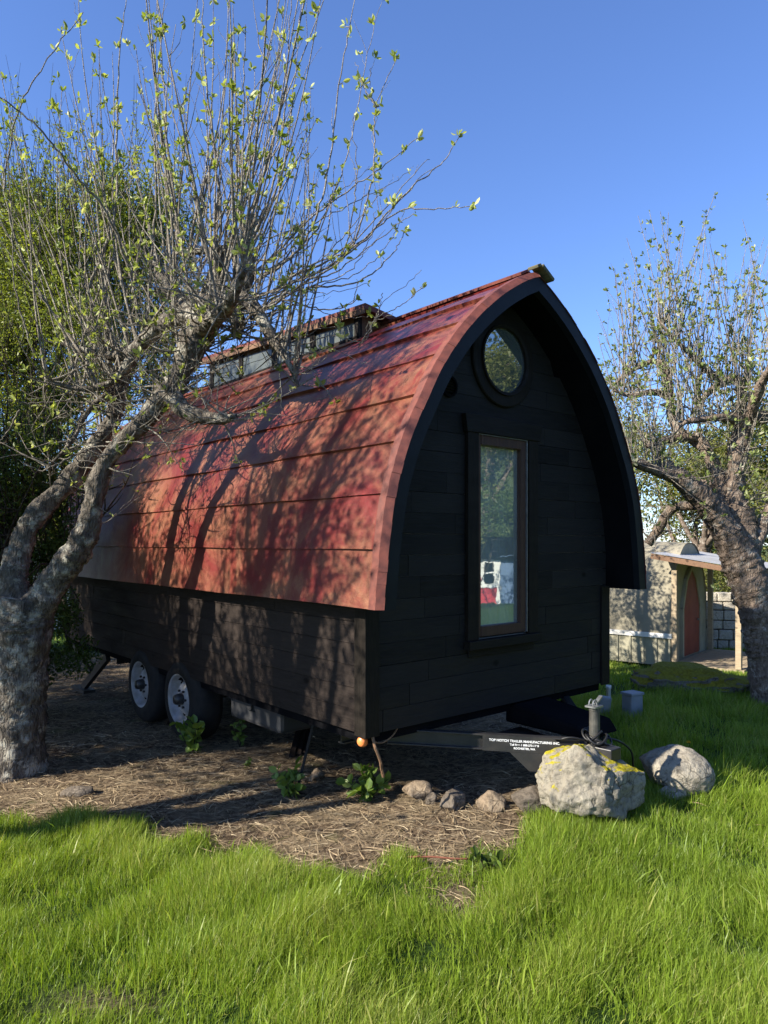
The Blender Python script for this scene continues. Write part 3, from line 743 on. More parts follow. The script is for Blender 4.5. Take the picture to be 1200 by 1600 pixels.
mb = MB(); shell(mb, .004, -.085, -.235, RL-.04); fixn(mb.build('soffit', M['soffit'], roof))
# rake trim: short overlapping pieces wrapping the front edge
mb = MB(); arc = full(.0); segl = np.concatenate([[0], np.cumsum(np.linalg.norm(np.diff(arc, axis=0), axis=1))])
A0, A1 = full(.033), full(-.004)
def along(C, s): return np.array([np.interp(s, segl, C[:, 0]), np.interp(s, segl, C[:, 1])])
s = 0.0
while s < segl[-1]-.01:
    e = min(s+.064, segl[-1]); j = rng.uniform(-.003, .003)
    V = []
    for q in (s, e):
        a, b = along(A0, q), along(A1, q); V += [(a[0], -.208+j, a[1]), (a[0], -.262+j, a[1]), (b[0], -.292+j, b[1]), (b[0], -.24, b[1])]
    mid = segl[-1]/2
    mb.add(V, [(0,1,5,4),(1,2,6,5),(2,3,7,6),(3,0,4,7),(0,3,2,1),(4,5,6,7)]); s = e if not (s < mid < e-1e-6) else e
fixn(mb.build('rake_trim', M['rake'], house))
mb = MB(); shell(mb, -.004, -.088, -.285, -.238); fixn(mb.build('fascia', M['fascia'], house))
mb = MB(); shell(mb, -.004, -.088, RL-.04, RL+.01); fixn(mb.build('fascia', M['fascia'], house))
# ridge cap and its weathered end board
mb = MB(); mb.prism([(CW-.07,3.262),(CW,3.300),(CW+.07,3.262),(CW+.065,3.248),(CW,3.285),(CW-.065,3.248)], 1, -.20, RL)
fixn(mb.build('ridge_cap', M['rake'], roof))
mb = MB(); mb.bar((CW+.002,-.275,3.292),(CW+.115,-.275,3.225),.085,.022,(0,0,1)); mb.bar((CW-.004,-.27,3.294),(CW-.04,-.27,3.278),.08,.020,(0,0,1))
bevel(mb.build('ridge_board', M['ridge'], house), .004)

# front wall of staggered charred planks
def front_wall():
    mb = MB(); z = ZB; row = 0; H = .122
    win = (.80, 1.40, .985, 2.275)
    while z < 3.12:
        z1 = min(z+H-rng.choice([.0018,.0022,.0034]), 3.135)
        def wl(zz): return 1.15 if zz < 1.24 else min(1.15, hw_at(zz, -.075))
        cuts = sorted([rng.uniform(.25, .95), rng.uniform(1.3, 2.15)]) if row % 2 else [rng.uniform(.1, .75), rng.uniform(1.5, 2.2)]
        xs = [-9]+cuts+[99]
        for a, b in zip(xs[:-1], xs[1:]):
            parts = [(a+.0022, b-.0022)]
            if z1 > win[2] and z < win[3]:
                parts = [(a+.0016, min(b-.0016, win[0])), (max(a+.0016, win[1]), b-.0016)]
            for p, q in parts:
                if q-p < .01: continue
                lo = [max(p, CW-wl(zz)) for zz in (z, z1)]; hi = [min(q, CW+wl(zz)) for zz in (z, z1)]
                if hi[0]-lo[0] < .005 or hi[1]-lo[1] < .002: continue
                y0 = -.020+rng.uniform(-.0012, .0012); c = rng.random()
                V = [(lo[0],y0,z),(hi[0],y0,z),(hi[1],y0-.001,z1),(lo[1],y0-.001,z1),(lo[0],.0,z),(hi[0],.0,z),(hi[1],.0,z1),(lo[1],.0,z1)]
                mb.add(V, [(0,1,2,3),(0,4,5,1),(1,5,6,2),(2,6,7,3),(3,7,4,0)], col=c)
        z += H; row += 1
    return fixn(mb.build('front_wall', M['wood_front'], house))
front = front_wall()
# sheathing behind the planks (pale in open joints, its colour also painting light on plank edges)
mb = MB(); P = [(0.01,ZB+.005),(2.29,ZB+.005),(2.29,1.25)]+[(CW+hw_at(z,-.075)-.0,z) for z in np.linspace(1.3,3.1,16)]
P = [(min(a,2.29),b) for a, b in P]; P += [(2*CW-a, b) for a, b in P[::-1][:-2]]
o = MB(); 
def ring_wall(mb, y0, y1):
    """sheathing with the window opening left out, as four pieces"""
    w0, w1, z0, z1 = .80, 1.40, .985, 2.275
    mb.box((.01,y0,ZB+.004),(2.29,y1,z0)); mb.box((.01,y0,z0),(w0,y1,1.24)); mb.box((w1,y0,z0),(2.29,y1,1.24))
    zs = np.linspace(1.24, z1, 12)
    for a, b in zip(zs[:-1], zs[1:]):
        h = min(1.14, hw_at(b, -.075)); mb.box((CW-h,y0,a),(w0,y1,b)); mb.box((w1,y0,a),(CW+h,y1,b))
    zs = np.linspace(z1, 3.12, 14)
    for a, b in zip(zs[:-1], zs[1:]):
        h = max(.01, hw_at(b, -.075)); mb.box((CW-h,y0,a),(CW+h,y1,b))
mb = MB(); ring_wall(mb, .003, .03); mb.build('sheathing', simple('sheathing', (.34,.33,.31), None, 8, .9, .1), house)

# side and rear walls
def side_wall(w, sgn, name):
    mb = MB(); z = ZB; H = .122
    while z < 1.235:
        z1 = min(z+H-.0035, 1.30); cuts = sorted(rng.uniform(.5, 5.0, 2))
        for a, b in zip([0]+cuts, cuts+[BL]):
            t = .018; c = rng.random(); x = w+sgn*rng.uniform(0, .0015)
            V = [(x+sgn*.002,a+.0015,z),(x+sgn*.002,b-.0015,z),(x+sgn*.002,b-.0015,z1),(x+sgn*.002,a+.0015,z1),(x-sgn*t,a+.0015,z),(x-sgn*t,b-.0015,z),(x-sgn*t,b-.0015,z1),(x-sgn*t,a+.0015,z1)]
            V[0] = (x+sgn*.006, a+.0015, z); V[1] = (x+sgn*.006, b-.0015, z)
            mb.add(V, [(0,1,2,3),(0,4,5,1),(1,5,6,2),(2,6,7,3),(3,7,4,0)], col=c)
        z += H
    mb.add([(w-sgn*.03,0.03,ZB+.01),(w-sgn*.03,BL,ZB+.01),(w-sgn*.03,BL,1.3),(w-sgn*.03,0.03,1.3)], [(0,1,2,3)], col=0)
    return fixn(mb.build(name, M['wood_side'], house))
side_wall(0, -1, 'side_wall'); side_wall(2.3, 1, 'side_wall')
mb = MB(); mb.box((.02,BL-.03,ZB),(2.28,BL,1.25))
for z in np.linspace(1.25, 3.1, 14): h = min(1.13, hw_at(min(z+.14,3.12), -.08)); mb.box((CW-h,BL-.03,z),(CW+h,BL,z+.1425))
mb.build('rear_wall', M['wood_side'], house)
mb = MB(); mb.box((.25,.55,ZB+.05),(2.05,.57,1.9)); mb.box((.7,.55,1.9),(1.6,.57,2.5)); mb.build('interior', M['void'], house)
mb = MB(); mb.box((.03,.02,ZB-.06),(2.27,BL-.02,ZB+.004)); mb.build('floor_frame', M['soffit'], house)
for w0, w1, l0, l1, m in ((-.012,.075,-.038,-.0225,'trim'),(-.026,-.009,-.038,.06,'trim'),(2.225,2.312,-.038,-.0225,'trim'),(2.309,2.326,-.038,.06,'trim')):
    mb = MB(); mb.box((w0,l0,ZB-.012),(w1,l1,1.262)); bevel(mb.build('corner_board', M[m], house), .003)
# window
wf = MB(); y0, y1 = -.052, -.0225
wf.box((.765,y0,.985),(.862,y1,2.262)); wf.box((1.352,y0,.985),(1.449,y1,2.262))
win = bevel(wf.build('window', M['trim'], house), .003)
mb = MB(); mb.prism([(.735,2.372),(1.485,2.372),(1.462,2.262),(.752,2.262)], 1, -.060, -.0225); bevel(fixn(mb.build('head_casing', M['trim_h'], win)), .003)
mb = MB(); mb.box((.755,-.078,.930),(1.460,-.0225,.985)); bevel(mb.build('sill', M['trim_h'], win), .004)
mb = MB(); mb.box((.79,-.034,.880),(1.425,-.0225,.931)); bevel(mb.build('apron', M['trim_h'], win), .003)
mb = MB()
mb.box((.862,-.036,1.0),(.897,.02,2.255)); mb.box((1.285,-.036,1.0),(1.335,.02,2.255)); mb.box((.897,-.040,2.195),(1.285,.02,2.255)); mb.box((.897,-.040,1.0),(1.285,.02,1.062))
bevel(mb.build('sash', M['sash'], win), .003)
mb = MB(); mb.box((1.337,-.047,1.0),(1.341,-.03,2.258)); mb.box((.868,-.047,2.256),(1.341,-.03,2.2595)); mb.build('metal_strip', M['galv'], win)
mb = MB(); mb.add([(.890,-.004,1.055),(1.292,-.004,1.055),(1.292,-.004,2.2),(.890,-.004,2.2)], [(0,1,2,3)]); mb.build('pane', M['glass'], win)
mb = MB(); n = 60; xs = np.linspace(.82, 1.38, n); ys = .06+.012*np.sin(xs*70)+.006*np.sin(xs*31)
V = [(x, y, z) for z in (1.0, 2.28) for x, y in zip(xs, ys)]; mb.add(V, [(i, i+1, n+i+1, n+i) for i in range(n-1)]); mb.build('curtain', M['curtain'], win, True)
# round window
rc = (1.118, 0, 2.752)
mb = MB(); mb.lathe([(.205,.024),(.205,.052),(.225,.058),(.228,.044),(.292,.042),(.298,.036),(.298,.020),(.205,.020)], rc, (0,-1,0), 56, True)
rw = fixn(mb.build('round_window', M['trim'], house, True))
for p in rw.data.polygons: p.use_smooth = False
mb = MB(); a = np.linspace(0, 2*math.pi, 56, endpoint=False); mb.add([(rc[0]+.207*math.cos(t), -.032, rc[2]+.207*math.sin(t)) for t in a], [tuple(range(56))]); mb.build('pane', M['glass_round'], rw)
mb = MB(); mb.add([(rc[0]+.206*math.cos(t), -.0245, rc[2]+.206*math.sin(t)) for t in a], [tuple(range(56))]); mb.build('blind', simple('pale_blind', (.16,.165,.16), (.11,.115,.11), 5, .9, .1), rw)
# round vent with louvres
mb = MB(); vc = (.625, 0, 2.52); mb.lathe([(.050,.022),(.050,.040),(.066,.036),(.066,.020)], vc, (0,-1,0), 28)
for k in range(5):
    z = vc[2]-.034+.017*k; hwid = math.sqrt(max(.0004, .05**2-(z-vc[2])**2)); mb.bar((vc[0]-hwid,-.030,z),(vc[0]+hwid,-.030,z),.014,.003,(0,-.6,1))
mb.build('vent', M['soffit'], house)

# clerestory dormer behind the ridge
def dormer():
    l0, l1 = 1.16, 3.6; wl = .90; wr = 1.42
    def top(l): return 3.315+(l-l0)*.045
    mb = MB(); V = []
    for l in (l0, l1): V += [(wl,l,2.95),(wr,l,2.95),(wr,l,top(l)-.085),(wl,l,top(l)-.015)]
    mb.add(V, [(0,1,2,3),(7,6,5,4),(0,3,7,4),(1,5,6,2)]); d = fixn(mb.build('dormer', M['dormer_wood'], house))
    mb = MB(); V = []
    for l in (l0-.12, l1+.1):
        t = top(l); V += [(wl-.06,l,t-.012),(wr+.04,l,t-.10),(wr+.04,l,t-.06),(wl-.06,l,t+.028)]
    mb.add(V, [(0,1,2,3),(7,6,5,4),(0,3,7,4),(1,5,6,2),(3,2,6,7),(0,4,5,1)]); fixn(mb.build('dormer_roof', M['rake'], d))
    mb = MB(); V = []
    for l in (l0-.12, l1+.1):
        t = top(l)-.014; V += [(wl-.068,l,t-.035),(wl-.061,l,t-.035),(wl-.061,l,t+.008),(wl-.068,l,t+.008)]
    mb.add(V, [(0,1,2,3),(7,6,5,4),(0,3,7,4),(1,5,6,2),(3,2,6,7),(0,4,5,1)]); fixn(mb.build('eave_board', M['dormer_wood'], d))
    for k in range(4):
        a = l0+.06+k*.59; b = a+.52; za = 3.14; mb = MB()
        mb.add([(wl-.012,a,za),(wl-.012,b,za),(wl-.012,b,top(b)-.075),(wl-.012,a,top(a)-.075)], [(0,1,2,3)]); mb.build('dormer_window', M['glass_d'], d)
    mb = MB()
    for k in range(5):
        a = l0+.06+k*.59-.07; mb.box((wl-.022,a,3.08),(wl-.002,a+.07,top(a)-.05))
    mb.box((wl-.022,l0,3.11),(wl-.003,l1,3.14)); mb.build('mullions', M['trim'], d)
    return d
M['glass_d'] = N('dormer_glass').set((.085,.095,.085), .3, .45).m
dormer()

# trailer: frame, tongue, jack, wheels
def c_beam(a, b, h, name='frame_beam', wd=.05):
    mb = MB(); a = np.array(a, float); b = np.array(b, float); mb.bar(a, b, .008, h)
    t = (b-a)/np.linalg.norm(b-a); sd = np.cross(t, (0,0,1)); sd /= np.linalg.norm(sd)
    for s in (-1, 1): mb.bar(a+np.array([0,0,s*(h/2-.004)])-sd*wd/2*0, b+np.array([0,0,s*(h/2-.004)]), wd, .009)
    return bevel(mb.build(name, M['steel'], house), .002)
c_beam((.42,.2,.43),(.42,BL,.43),.10); c_beam((1.88,.2,.43),(1.88,BL,.43),.10)
for l in (.35, 1.4, 4.0, 5.0): c_beam((.10,l,.44),(2.2,l,.44),.08)
tongue = c_beam((.30,.16,.452),(1.085,-.62,.412),.090,'tongue'); c_beam((2.00,.16,.452),(1.215,-.62,.412),.090,'tongue')
ta, tbv = np.array((.30,.16,.452)), np.array((1.085,-.62,.412)); tdir = (tbv-ta)/np.linalg.norm(tbv-ta); tn = np.cross(tdir, (0,0,1)); tn /= np.linalg.norm(tn)
if tn[1] > 0: tn = -tn
def on_tongue(t, dz, out): return ta+(tbv-ta)*t+tn*out+np.array([0,0,dz])
mb = MB()
for out in (.030, .036):
    mb.add([on_tongue(t, z, out) for t, z in ((.64,-.047),(.985,-.047),(.985,-.15),(.74,-.15))])
b0 = mb.n-8; mb.f[4] = [np.array([(0,1,2,3),(7,6,5,4),(0,4,5,1),(1,5,6,2),(2,6,7,3),(3,7,4,0)])+b0]
fixn(mb.build('gusset_plate', M['steel'], house))
mb = MB()
for out in (.0275, .033):
    mb.add([on_tongue(t, z, out) for t, z in ((.50,-.046),(.995,-.046),(.86,.046),(.50,.046))])
mb.f[4] = [np.array([(0,1,2,3),(7,6,5,4),(0,4,5,1),(1,5,6,2),(2,6,7,3),(3,7,4,0)])]
plate = fixn(mb.build('nameplate', M['steel'], house))
def lettering(txt, t, dz, size):
    cu = bpy.data.curves.new('lettering', 'FONT'); cu.body = txt; cu.size = size; cu.align_x = 'CENTER'; cu.offset = .0006; cu.space_character = 1.02
    tmp = bpy.data.objects.new('tmp', cu); COL.objects.link(tmp); dg = bpy.context.evaluated_depsgraph_get(); dg.update()
    me = bpy.data.meshes.new_from_object(tmp.evaluated_get(dg)); bpy.data.objects.remove(tmp)
    o = bpy.data.objects.new('lettering', me); COL.objects.link(o); me.materials.clear(); me.materials.append(M['white']); o.parent = plate
    z = np.cross(tdir, (0,0,1)); z = -z if z.dot(tn) < 0 else z; z /= np.linalg.norm(z); y = np.cross(z, tdir); y /= np.linalg.norm(y)
    mt = Matrix((tdir, y, z)).transposed().to_4x4(); mt.translation = Vector(on_tongue(t, dz, .0345)); o.matrix_local = mt
lettering('TOP NOTCH TRAILER MANUFACTURING INC.', .715, .012, .0190)
lettering('Toll Free 1 888-273-1168', .715, -.008, .0155)
lettering('ROCHESTER, WA', .715, -.028, .0155)
mb = MB(); mb.prism([(.95,.02),(1.35,.02),(1.22,-.62),(1.08,-.62)], 2, .35, .36); mb.prism([(1.07,-.55),(1.23,-.55),(1.20,-.82),(1.10,-.82)], 2, .36, .43)
bevel(fixn(mb.build('coupler', M['steel'], house)), .01)
mb = MB(); mb.prism([(.06,.50),(-.02,.53),(-.50,.475),(-.56,.40),(.06,.40)], 0, 1.24, 1.60)
bevel(fixn(mb.build('tongue_box', M['soffit'], house)), .015)
jk = MB(); jc = (1.15,-.68); jk.lathe([(.0,.26),(.034,.26),(.034,.30),(.026,.30),(.026,.48),(.030,.48),(.030,.62),(.0335,.622),(.0335,.645),(0,.645)], (jc[0],jc[1],0), (0,0,1), 20)
jack = jk.build('jack', simple('jack_grey', (.055,.055,.048), (.10,.095,.08), 25, .5, .4, .3, bump=.2), house, False)
mb = MB(); mb.box((jc[0]-.045,jc[1]-.035,.640),(jc[0]+.035,jc[1]+.035,.650))
for s in (-.014, .012):
    a = np.linspace(-.2, math.pi+.2, 12); mb.tube(np.stack([jc[0]-.018+np.cos(a)*.019, np.full(12, jc[1]+s), .660+np.sin(a)*.024], -1), .0042, 6)
mb.bar((jc[0]+.01,jc[1],.658),(jc[0]+.095,jc[1]+.02,.684),.022,.012); mb.build('jack_handle', M['galv'], jack)
mb = MB(); mb.lathe([(0,.18),(.085,.18),(.085,.195),(.03,.20),(.022,.27)], (jc[0],jc[1],0), (0,0,1), 20); mb.build('jack_foot', M['steel'], jack)
def coil():
    mb = MB()
    for k in range(5):
        a = np.linspace(0, 2*math.pi*1.02, 26); r = rng.uniform(.045, .085); c = np.array([1.15+rng.uniform(-.03,.03), -.69+rng.uniform(-.03,.03), .435+.012*k])
        mb.tube(np.stack([c[0]+np.cos(a)*r, c[1]+np.sin(a)*r*.8, c[2]+.02*np.sin(a*2+k)], -1), .0065, 6)
    Q = spline([(1.20,-.70,.46),(1.30,-.74,.43),(1.40,-.76,.36),(1.46,-.74,.25),(1.52,-.70,.12)], 6); mb.tube(Q, .006, 6)
    Q = spline([(1.10,-.66,.45),(1.02,-.60,.47),(.98,-.5,.43),(.95,-.42,.40)], 6); mb.tube(Q, .006, 6)
    mb.build('cable', M['cable'], house, True)
coil()
def wheel(l):
    w = .10; mb = MB(); R = .338
    mb.lathe([(.20,.12),(.25,.115),(.305,.10),(.330,.075),(R,.03),(R,-.06),(.325,-.10),(.25,-.12),(.2,-.11)], (0,0,0), (-1,0,0), 44, True)
    root = bpy.data.objects.new('wheel', None); COL.objects.link(root); root.parent = house; root.location = (w, l, .347)
    ty = fixn(mb.build('tyre', M['rubber'], root, True))
    mb = MB(); mb.lathe([(.205,.10),(.205,.118),(.192,.118),(.186,.095),(.165,.055),(.135,.052),(.115,.072),(.085,.085),(.060,.088),(.045,.088),(0,.088)], (0,0,0), (-1,0,0), 40)
    rim = fixn(mb.build('rim', M['rim'], root, True))
    mb = MB(); mb.lathe([(.046,.086),(.044,.125),(.036,.150),(0,.152)], (0,0,0), (-1,0,0), 20); mb.build('hub', M['steel'], root, True)
    for k in range(8):
        a = k*math.pi/4+.2; c = (0, math.cos(a)*.128, math.sin(a)*.128); mb = MB(); mb.lathe([(.019,.050),(.019,.0565),(0,.0565)], c, (-1,0,0), 12); mb.build('vent_hole', M['void'], root)
    for k in range(6):
        a = k*math.pi/3; c = (0, math.cos(a)*.07, math.sin(a)*.07); mb = MB(); mb.lathe([(.010,.08),(.010,.103),(0,.105)], c, (-1,0,0), 6); mb.build('lug_nut', M['steel'], root)
wheel(2.33); wheel(3.12)
mb = MB(); mb.tube([(.1,2.33,.34),(2.2,2.33,.34)], .035, 10); mb.tube([(.1,3.12,.34),(2.2,3.12,.34)], .035, 10); mb.build('axle', M['steel'], house)
for l in (2.33, 3.12):
    mb = MB(); mb.lathe([(.2,.12),(.25,.115),(.33,.08),(.338,.03),(.338,-.06),(.325,-.1),(.2,-.11)], (2.2,l,.347), (1,0,0), 32, True); fixn(mb.build('far_wheel', M['rubber'], house, True))
# grey tank, lamp, rope, cord, stabiliser legs
mb = MB(); mb.box((.12,1.05,.30),(.75,1.75,.50)); bevel(mb.build('water_tank', simple('tank_grey', (.040,.040,.041), (.03,.03,.03), 5, .6, .3), house), .03)
mb = MB(); mb.lathe([(0,.012),(.020,.012),(.026,.004),(.030,-.006),(.030,-.02),(0,-.02)], (.0,.03,ZB-.045), (-1,-.3,0), 20); mb.build('marker_lamp', M['orange'], house, True)
mb = MB(); mb.tube(spline([(.03,-.03,.53),(.035,-.05,.47),(.06,-.06,.40),(.075,-.05,.36),(.10,-.04,.30)], 6), .0085, 7, rough=.12); mb.build('rope', M['rope'], house)
mb = MB(); mb.tube(spline([(.04,.0,.53),(.07,.0,.49),(.13,.0,.475),(.20,.0,.50),(.24,.0,.54)], 6), .0045, 6); mb.build('cord', M['rope'], house)
mb = MB(); mb.bar((.05,4.1,.46),(.02,4.75,.06),.045,.07); mb.bar((.05,5.15,.46),(.02,4.5,.25),.03,.05); mb.bar((.02,4.55,.05),(.02,4.95,.05),.12,.03)
mb.build('stabilizer', M['steel'], house)
mb = MB(); mb.bar((.10,.62,.50),(.02,.70,.03),.016,.016); mb.build('prop_rod', M['rubber'], house)

# ------------------------------------------------------------------ rocks
def rock(name, label, c, size, mat, seed, flat=.5, cuts=7, rz=0.0, cat='rock', rough=.10, sink=.25, group=None, sub=4, peak=0.0):
    import bmesh
    bm = bmesh.new(); bmesh.ops.create_icosphere(bm, subdivisions=sub, radius=1); r = np.random.default_rng(seed)
    pl = []
    for k in range(cuts):
        n = r.normal(size=3); n /= np.linalg.norm(n); pl.append((n, r.uniform(.55, .85)))
    for v in bm.verts:
        p = np.array(v.co)
        for n, d in pl:
            e = p.dot(n)-d
            if e > 0: p = p-n*e*.96
        q = Vector(p*1.3)+Vector((seed*7.1, seed*3.3, 0))
        p = p*(1+rough*1.6*mn.noise(q)+rough*.8*mn.noise(q*2.7)+rough*.4*mn.noise(q*6.5)+rough*.16*mn.noise(q*15))
        if peak: p[2] += peak*math.exp(-((p[0]+.45)/.5)**2)*max(0, p[2])
        v.co = Vector((p[0]*size[0], p[1]*size[1], p[2]*size[2]))
    me = bpy.data.meshes.new(name); bm.to_mesh(me); bm.free(); me.materials.append(mat)
    me.polygons.foreach_set('use_smooth', np.ones(len(me.polygons), bool))
    o = bpy.data.objects.new(name, me); COL.objects.link(o); z = float(gz(c[0], c[1]))
    o.location = (c[0], c[1], z+size[2]*(1-2*sink)); o.rotation_euler = (0, 0, rz); return tag(o, label, cat, group)
def at_ground(x, y, z=.04):
    d = (EYE-z)*FPX/(y-HOR); return ((x-600)/FPX*d, d)
rock('boulder', 'large cracked pale boulder with yellow moss on top, by the trailer tongue', (1.172,4.02), (.315,.21,.245), M['rock'], 3, rz=.15, cat='boulder', cuts=9, rough=.12, sink=.16, sub=6, peak=.10)
rock('boulder', 'smooth rounded beige boulder in the grass, right of the mossy one', (1.83,4.50), (.225,.17,.165), M['rock_plain'], 8, rz=-.2, cat='boulder', cuts=5, rough=.07, sink=.17, sub=5)
G = 'small rocks edging the bare soil'
rock('rock', 'flat grey brown slab rock touching the left side of the mossy boulder', at_ground(836,1272), (.155,.11,.085), M['rock_dark'], 12, rz=.3, group=G, cuts=14, rough=.06)
rock('rock', 'small tan blocky rock next to the flat grey slab', at_ground(770,1270), (.10,.075,.065), M['rock_brown'], 15, rz=.1, group=G, cuts=14, rough=.06)
rock('rock', 'dull reddish brown rock half buried in straw', at_ground(707,1268), (.10,.07,.07), M['rock_dark'], 19, rz=.5, group=G, cuts=14, rough=.08)
rock('rock', 'pale straw coloured rock at the left end of the rock row', at_ground(655,1250), (.11,.085,.07), M['rock_brown'], 23, rz=-.3, group=G, cuts=14, rough=.07)
rock('rock', 'little dark stone tucked beside the pale straw coloured rock', at_ground(674,1260), (.045,.04,.045), M['rock_dark'], 27, group=G)
rock('rock', 'tan wedge shaped rock in front of the leaning planks under the trailer', at_ground(495,1212), (.065,.05,.055), M['rock_brown'], 31, rz=.8, group=G)
rock('rock', 'low flat stone half sunk between the two boulders', at_ground(1045,1245), (.11,.07,.045), M['rock_plain'], 35, group=G, rough=.06)
rock('rock', 'dark broken slab lying on the soil near the left tree', at_ground(118,1232), (.13,.07,.035), M['rock_dark'], 39, rz=.2, group=G, rough=.05)
rock('mossy_mound', 'long low rock mound under brownish green moss in front of the canvas hut', (3.25,7.75), (.58,.46,.15), M['mound'], 43, rz=-.35, cat='boulder', rough=.2, sink=.24, sub=5, cuts=2, peak=.18)

# ------------------------------------------------------------------ utilities beside the trailer
def utility():
    x, y = (988-600)/FPX*6.6, 6.6; z = float(gz(x, y)); r = thing('utility_box', 'grey plastic electrical box standing in the grass beside the mossy mound', 'utility box', (x, y, z), .5)
    mb = MB(); mb.box((-.075,-.06,-.02),(.075,.06,.19)); bevel(mb.build('box', M['plastic_grey'], r), .012)
    mb = MB(); mb.box((-.083,-.068,.19),(.083,.068,.215)); bevel(mb.build('lid', M['plastic_grey'], r), .006)
    x, y = (941-600)/FPX*6.5, 6.5; z = float(gz(x, y)); r = thing('utility_box', 'tilted flat grey meter box next to the short white pipe', 'utility box', (x, y, z), -.2)
    r.rotation_euler = (.1, .12, -.2)
    mb = MB(); mb.box((-.055,-.03,.0),(.055,.03,.20)); bevel(mb.build('box', M['plastic_grey'], r), .008)
    mb = MB(); mb.box((-.045,-.036,.06),(.045,-.03,.185)); bevel(mb.build('cover', M['plastic_grey'], r), .003)
    x, y = (951-600)/FPX*6.7, 6.7; z = float(gz(x, y)); mb = MB(); mb.lathe([(.020,0),(.020,.22),(.024,.222),(.024,.25),(.017,.25),(.017,.2)], (0,0,0), (0,0,1), 18)
    tag(mb.build('pipe_stub', M['white_pipe'], None, True, (x, y, z)), 'short white plastic pipe stub sticking out of the ground', 'pipe')
utility()
# leaning planks under the trailer
x, y = at_ground(468, 1172)
r = thing('timber', 'stack of dark narrow planks leaning under the trailer body', 'timber', (x, y, float(gz(x, y))), A40)
for k in range(3):
    mb = MB(); mb.bar((-.10+.055*k,-.05,.02),(.22+.055*k,.30,.17),.042,.022); bevel(mb.build('plank', M['wood_side'], r), .003)
x, y = at_ground(690, 1343)
mb = MB(); mb.tube(spline([(-.16,.02,.02),(-.05,.0,.03),(.06,-.01,.025),(.13,.0,.02)], 5), [.005]*16, 7, rough=.08)
tag(mb.build('stick', simple('red_stick', (.20,.075,.045), None, 30, .8, .2), None, True, (x, y, float(gz(x, y))+.02)), 'thin reddish stick lying in the gap of the lawn', 'stick')

# ------------------------------------------------------------------ young plants on the bare soil
def sprout(label, x, y, h, n, size, spread, seed, name='seedling', cat='plant', group='young leafy plants on the soil', mat='sprout_leaf'):
    z = float(gz(x, y)); r = thing(name, label, cat, (x, y, z), 0, group); st, lf = MB(), MB()
    for k in range(n):
        a = rng.uniform(0, 6.28); Q = wander((rng.normal(0, .012), rng.normal(0, .012), -.01), (math.cos(a)*spread, math.sin(a)*spread, 1), h*rng.uniform(.6, 1.05), .2, .12, 7)
        st.tube(Q, np.linspace(.0045, .002, len(Q)), 5, cap=False)
        for i in range(2, len(Q)):
            m = rng.integers(1, 4); D = rng.normal(0, .9, (m, 3))+np.array([0, 0, .25]); leaves(lf, np.repeat(Q[i][None], m, 0), D, size*rng.uniform(.6, 1.25, m), .78)
    st.build('stem', M['stem'], r, True); lf.build('leaves', M[mat], r); return r
sprout('tall leafy plant growing in the shade in front of the wheel', *at_ground(300,1172), .27, 6, .075, .35, 1)
sprout('thin sparse plant in the shade between the wheel and the grey tank', *at_ground(378,1160), .24, 4, .045, .4, 2)
sprout('sunlit yellow green plant left of the wedge shaped rock', *at_ground(455,1238), .20, 6, .062, .3, 3)
sprout('low bright spreading plant under the front corner of the house', *at_ground(576,1245), .19, 9, .065, .75, 4)
sprout('tiny seedling on the soil left of the sunlit plant', *at_ground(388,1195), .09, 2, .03, .3, 5)
sprout('dark leaved weed at the edge of the lawn below the tan rock', *at_ground(765,1352), .11, 5, .05, .9, 6, mat='shrub_leaf')
x, y = at_ground(1076, 1195, 0); z = float(gz(x, y)); r = thing('dandelion', 'single yellow dandelion flower in the shaded grass behind the round boulder', 'flower', (x, y, z))
mb = MB(); mb.tube(wander((0,0,0),(0,0,1),.17,.1,.03,6), .002, 5); mb.build('stem', M['sprout_leaf'], r)
mb = MB(); leaves(mb, np.zeros((30,3))+np.array([0,0,.17]), rng.normal(0,1,(30,3))*np.array([1,1,.3])+np.array([0,0,.25]), .016, .4); mb.build('petals', simple('yellow_petal', (.75,.45,.02), None, 20, .6, .2), r)

